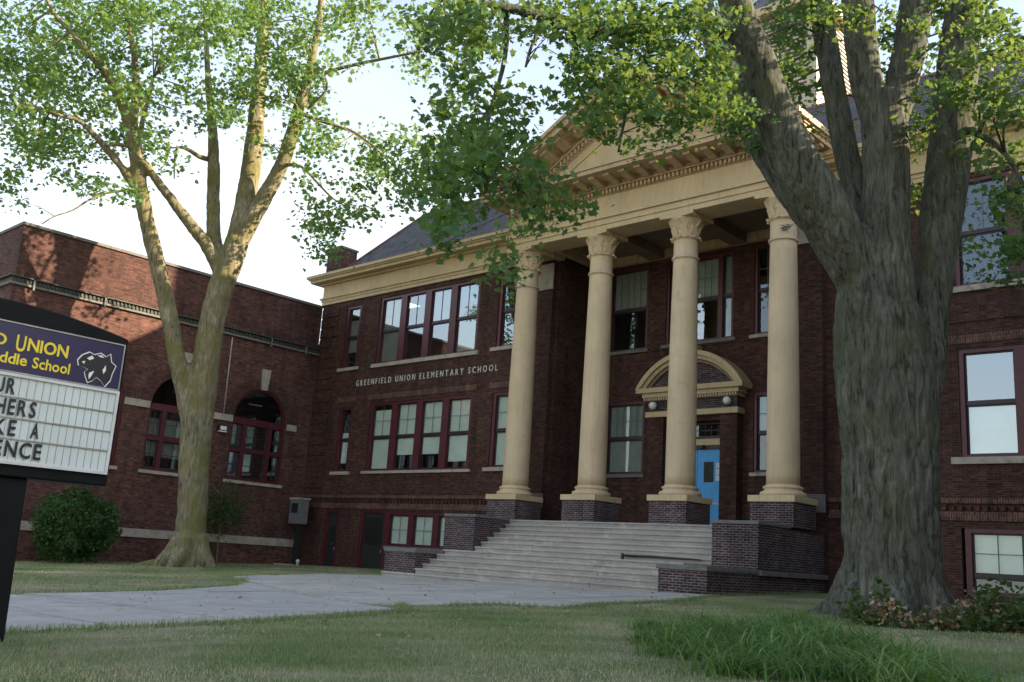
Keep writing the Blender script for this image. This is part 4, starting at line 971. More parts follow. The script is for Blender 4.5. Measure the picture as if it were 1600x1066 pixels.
# ------------------------------------------------------------------ small things by the building
# box on a post in the corner
bx = thing('meter_box', (-38.6, 27.7, gz(-38.6, 27.7)), 'pale grey metal cabinet on a dark post in the corner between the brick wings', 'utility box')
MB().box(-38.95, -38.1, 27.3, 27.75, 1.0, 2.12).build('box', M['muntin'], bx); MB().box(-39.0, -38.05, 27.25, 27.8, 2.121, 2.2).build('lid', M['stone'], bx)
MB().box(-38.5, -38.3, 27.4, 27.6, gz(-38, 27.5)-.2, .999).build('post', M['dark_metal'], bx)
MB().box(-38.8, -38.3, 27.28, 27.299, 1.5, 1.95).build('vent', M['dark_metal'], bx)
st = MB(); st.lathe(-36.9, 26.6, [(.06, gz(-36.9, 26.6)-.05), (.06, -.72), (.085, -.70), (.085, -.62), (.02, -.58)], 10)
tag(st.build('pipe_stub', M['white_metal'], None, at=(-36.9, 26.6, gz(-36.9, 26.6))), 'short white pipe stub standing in the grass before the basement door', 'pipe')
st = MB().box(-38.2, -37.2, 26.2, 26.7, gz(-37.7, 26.5)-.05, gz(-37.7, 26.5)+.07)
tag(st.build('splash_block', M['stone'], None, at=(-37.7, 26.5, gz(-37.7, 26.5))), 'pale concrete splash block lying in the grass by the corner', 'concrete block')
br = MB(); br.tube([(-17.25, 23.93, .33, .035), (-16.3, 23.95, .34, .032), (-15.0, 23.95, .33, .022), (-14.6, 23.95, .32, .015)], 8); br.box(-17.28, -17.22, 23.89, 23.97, .20, .39)  # dark gap under a displaced step, modelled as a solid black bar
tag(br.build('dark_gap_bar', M['dark_metal'], None, at=(-17.2, 23.95, .2)), 'thin black bar standing in for a dark gap on the right side of the concrete steps', 'dark gap')

# ------------------------------------------------------------------ leaves
LEAF_L = [(0, 0), (-.30, .10), (-.55, .08), (-.42, .38), (-.62, .62), (-.30, .62), (0, 1.0)]
LEAF_N = np.array([(x, y, -.25*abs(x)) for x, y in LEAF_L]+[(-x, y, -.25*abs(x)) for x, y in LEAF_L[1:-1]])
LEAF_F = [[0, 6, 5, 4, 3, 2, 1], [0, 7, 8, 9, 10, 11, 6]]
DIA_N = np.array([(0, 0, 0), (-.42, .5, -.1), (0, 1, 0), (.42, .5, -.1)]); DIA_F = [[0, 2, 1], [0, 3, 2]]
def leaf_obj(name, mat, P, S, tint, parent, shape='maple', flat=.55, droop=.0, at=None):
    """P (n,3) world positions, S sizes, tint 0..1: one mesh of leaf faces"""
    base, faces = (LEAF_N, LEAF_F) if shape == 'maple' else (DIA_N, DIA_F)
    n = len(P); o_at = np.array(wloc(parent) if parent else (at or (0, 0, 0)))
    nrm = rng.normal(size=(n, 3)); nrm[:, 2] = np.abs(nrm[:, 2])*1.0+flat; nrm /= np.linalg.norm(nrm, axis=1)[:, None]
    d = rng.normal(size=(n, 3)); d[:, 2] -= droop; d -= nrm*(d*nrm).sum(1)[:, None]; d /= np.linalg.norm(d, axis=1)[:, None]
    e = np.cross(d, nrm)
    V = P[:, None, :]+S[:, None, None]*(base[None, :, 0:1]*e[:, None, :]+(base[None, :, 1:2]-.5)*d[:, None, :]+base[None, :, 2:3]*nrm[:, None, :])
    V = (V-o_at).reshape(-1, 3); nv = len(base)
    loops = np.concatenate([np.array(f) for f in faces]); lens = [len(f) for f in faces]
    LI = (loops[None, :]+np.arange(n)[:, None]*nv).reshape(-1)
    me = bpy.data.meshes.new(name); me.vertices.add(len(V)); me.vertices.foreach_set('co', V.reshape(-1).astype(np.float32))
    me.loops.add(len(LI)); me.loops.foreach_set('vertex_index', LI.astype(np.int32))
    LT = np.tile(lens, n); me.polygons.add(len(LT)); me.polygons.foreach_set('loop_start', np.concatenate([[0], np.cumsum(LT)[:-1]]).astype(np.int32))
    me.update(calc_edges=True); me.validate()
    a = me.attributes.new('tint', 'FLOAT', 'POINT'); a.data.foreach_set('value', np.repeat(tint, nv).astype(np.float32))
    me.materials.append(mat); return link(bpy.data.objects.new(name, me), parent, None if parent else at)

def tree_wood(name, branches, mat, parent, roots, voxel, disp, ridge=.035):
    mb = MB()
    for b in branches: 
        P = [tuple(p) for p in b]; mb.tube(P, 18 if P[0][3] > .15 else 8)
    for r_ in roots: mb.tube(r_, 12)
    o = mb.build(name, mat, parent)
    md = o.modifiers.new('r', 'REMESH'); md.mode = 'VOXEL'; md.voxel_size = voxel; md.use_smooth_shade = True
    ms = o.modifiers.new('s', 'SMOOTH'); ms.iterations = 5; ms.factor = .6
    if disp:
        tx = bpy.data.textures.new(name+'_relief', 'CLOUDS'); tx.noise_scale = .45; tx.noise_depth = 3
        dm = o.modifiers.new('d', 'DISPLACE'); dm.texture = tx; dm.strength = disp; dm.mid_level = .5; dm.texture_coords = 'LOCAL'
    dg = bpy.context.evaluated_depsgraph_get(); dg.update()
    me = bpy.data.meshes.new_from_object(o.evaluated_get(dg)); o.modifiers.clear(); o.data = me
    if not me.materials: me.materials.append(mat)
    from mathutils import noise as mn
    nv = len(me.vertices); co = np.empty(nv*3, np.float32); me.vertices.foreach_get('co', co); no = np.empty(nv*3, np.float32); me.vertices.foreach_get('normal', no)
    co = co.reshape(-1, 3); no = no.reshape(-1, 3); h_ = np.empty(nv, np.float32); fz = 1/(voxel*2.6)
    for i in range(nv):
        x, y, z = (float(q_) for q_ in co[i]); w_ = mn.noise((x*1.3, y*1.3, z*.8))*1.2
        a_ = 1-abs(mn.noise((x*fz*.55+w_, y*fz*.55, z*fz*.13+w_)))*2.4; b_ = 1-abs(mn.noise((x*fz*1.1, y*fz*1.1+w_, z*fz*.24)))*2.2
        h_[i] = -max(a_, 0)**2*.8-max(b_, 0)**3*.45+mn.noise((x*2.2, y*2.2, z*1.6))*.6
    fade = np.clip((9.5-co[:, 2])/7.0, .25, 1) if voxel < .06 else np.full(nv, .8)
    co += no*(h_*(.052 if voxel < .05 else ridge)*fade)[:, None]; me.vertices.foreach_set('co', co.reshape(-1)); me.update()
    return o
def smooth_path(b, k=3):
    """catmull-rom subdivision of (x,y,z,r) points"""
    out = []; n = len(b)
    for i in range(n-1):
        p0 = np.array(b[max(0, i-1)]); p1 = np.array(b[i]); p2 = np.array(b[i+1]); p3 = np.array(b[min(n-1, i+2)])
        for j in range(k):
            t = j/k; q = .5*((2*p1)+(-p0+p2)*t+(2*p0-5*p1+4*p2-p3)*t*t+(-p0+3*p1-3*p2+p3)*t**3); q[3] = max(q[3], .006); out.append(tuple(q))
    out.append(tuple(b[-1])); return out

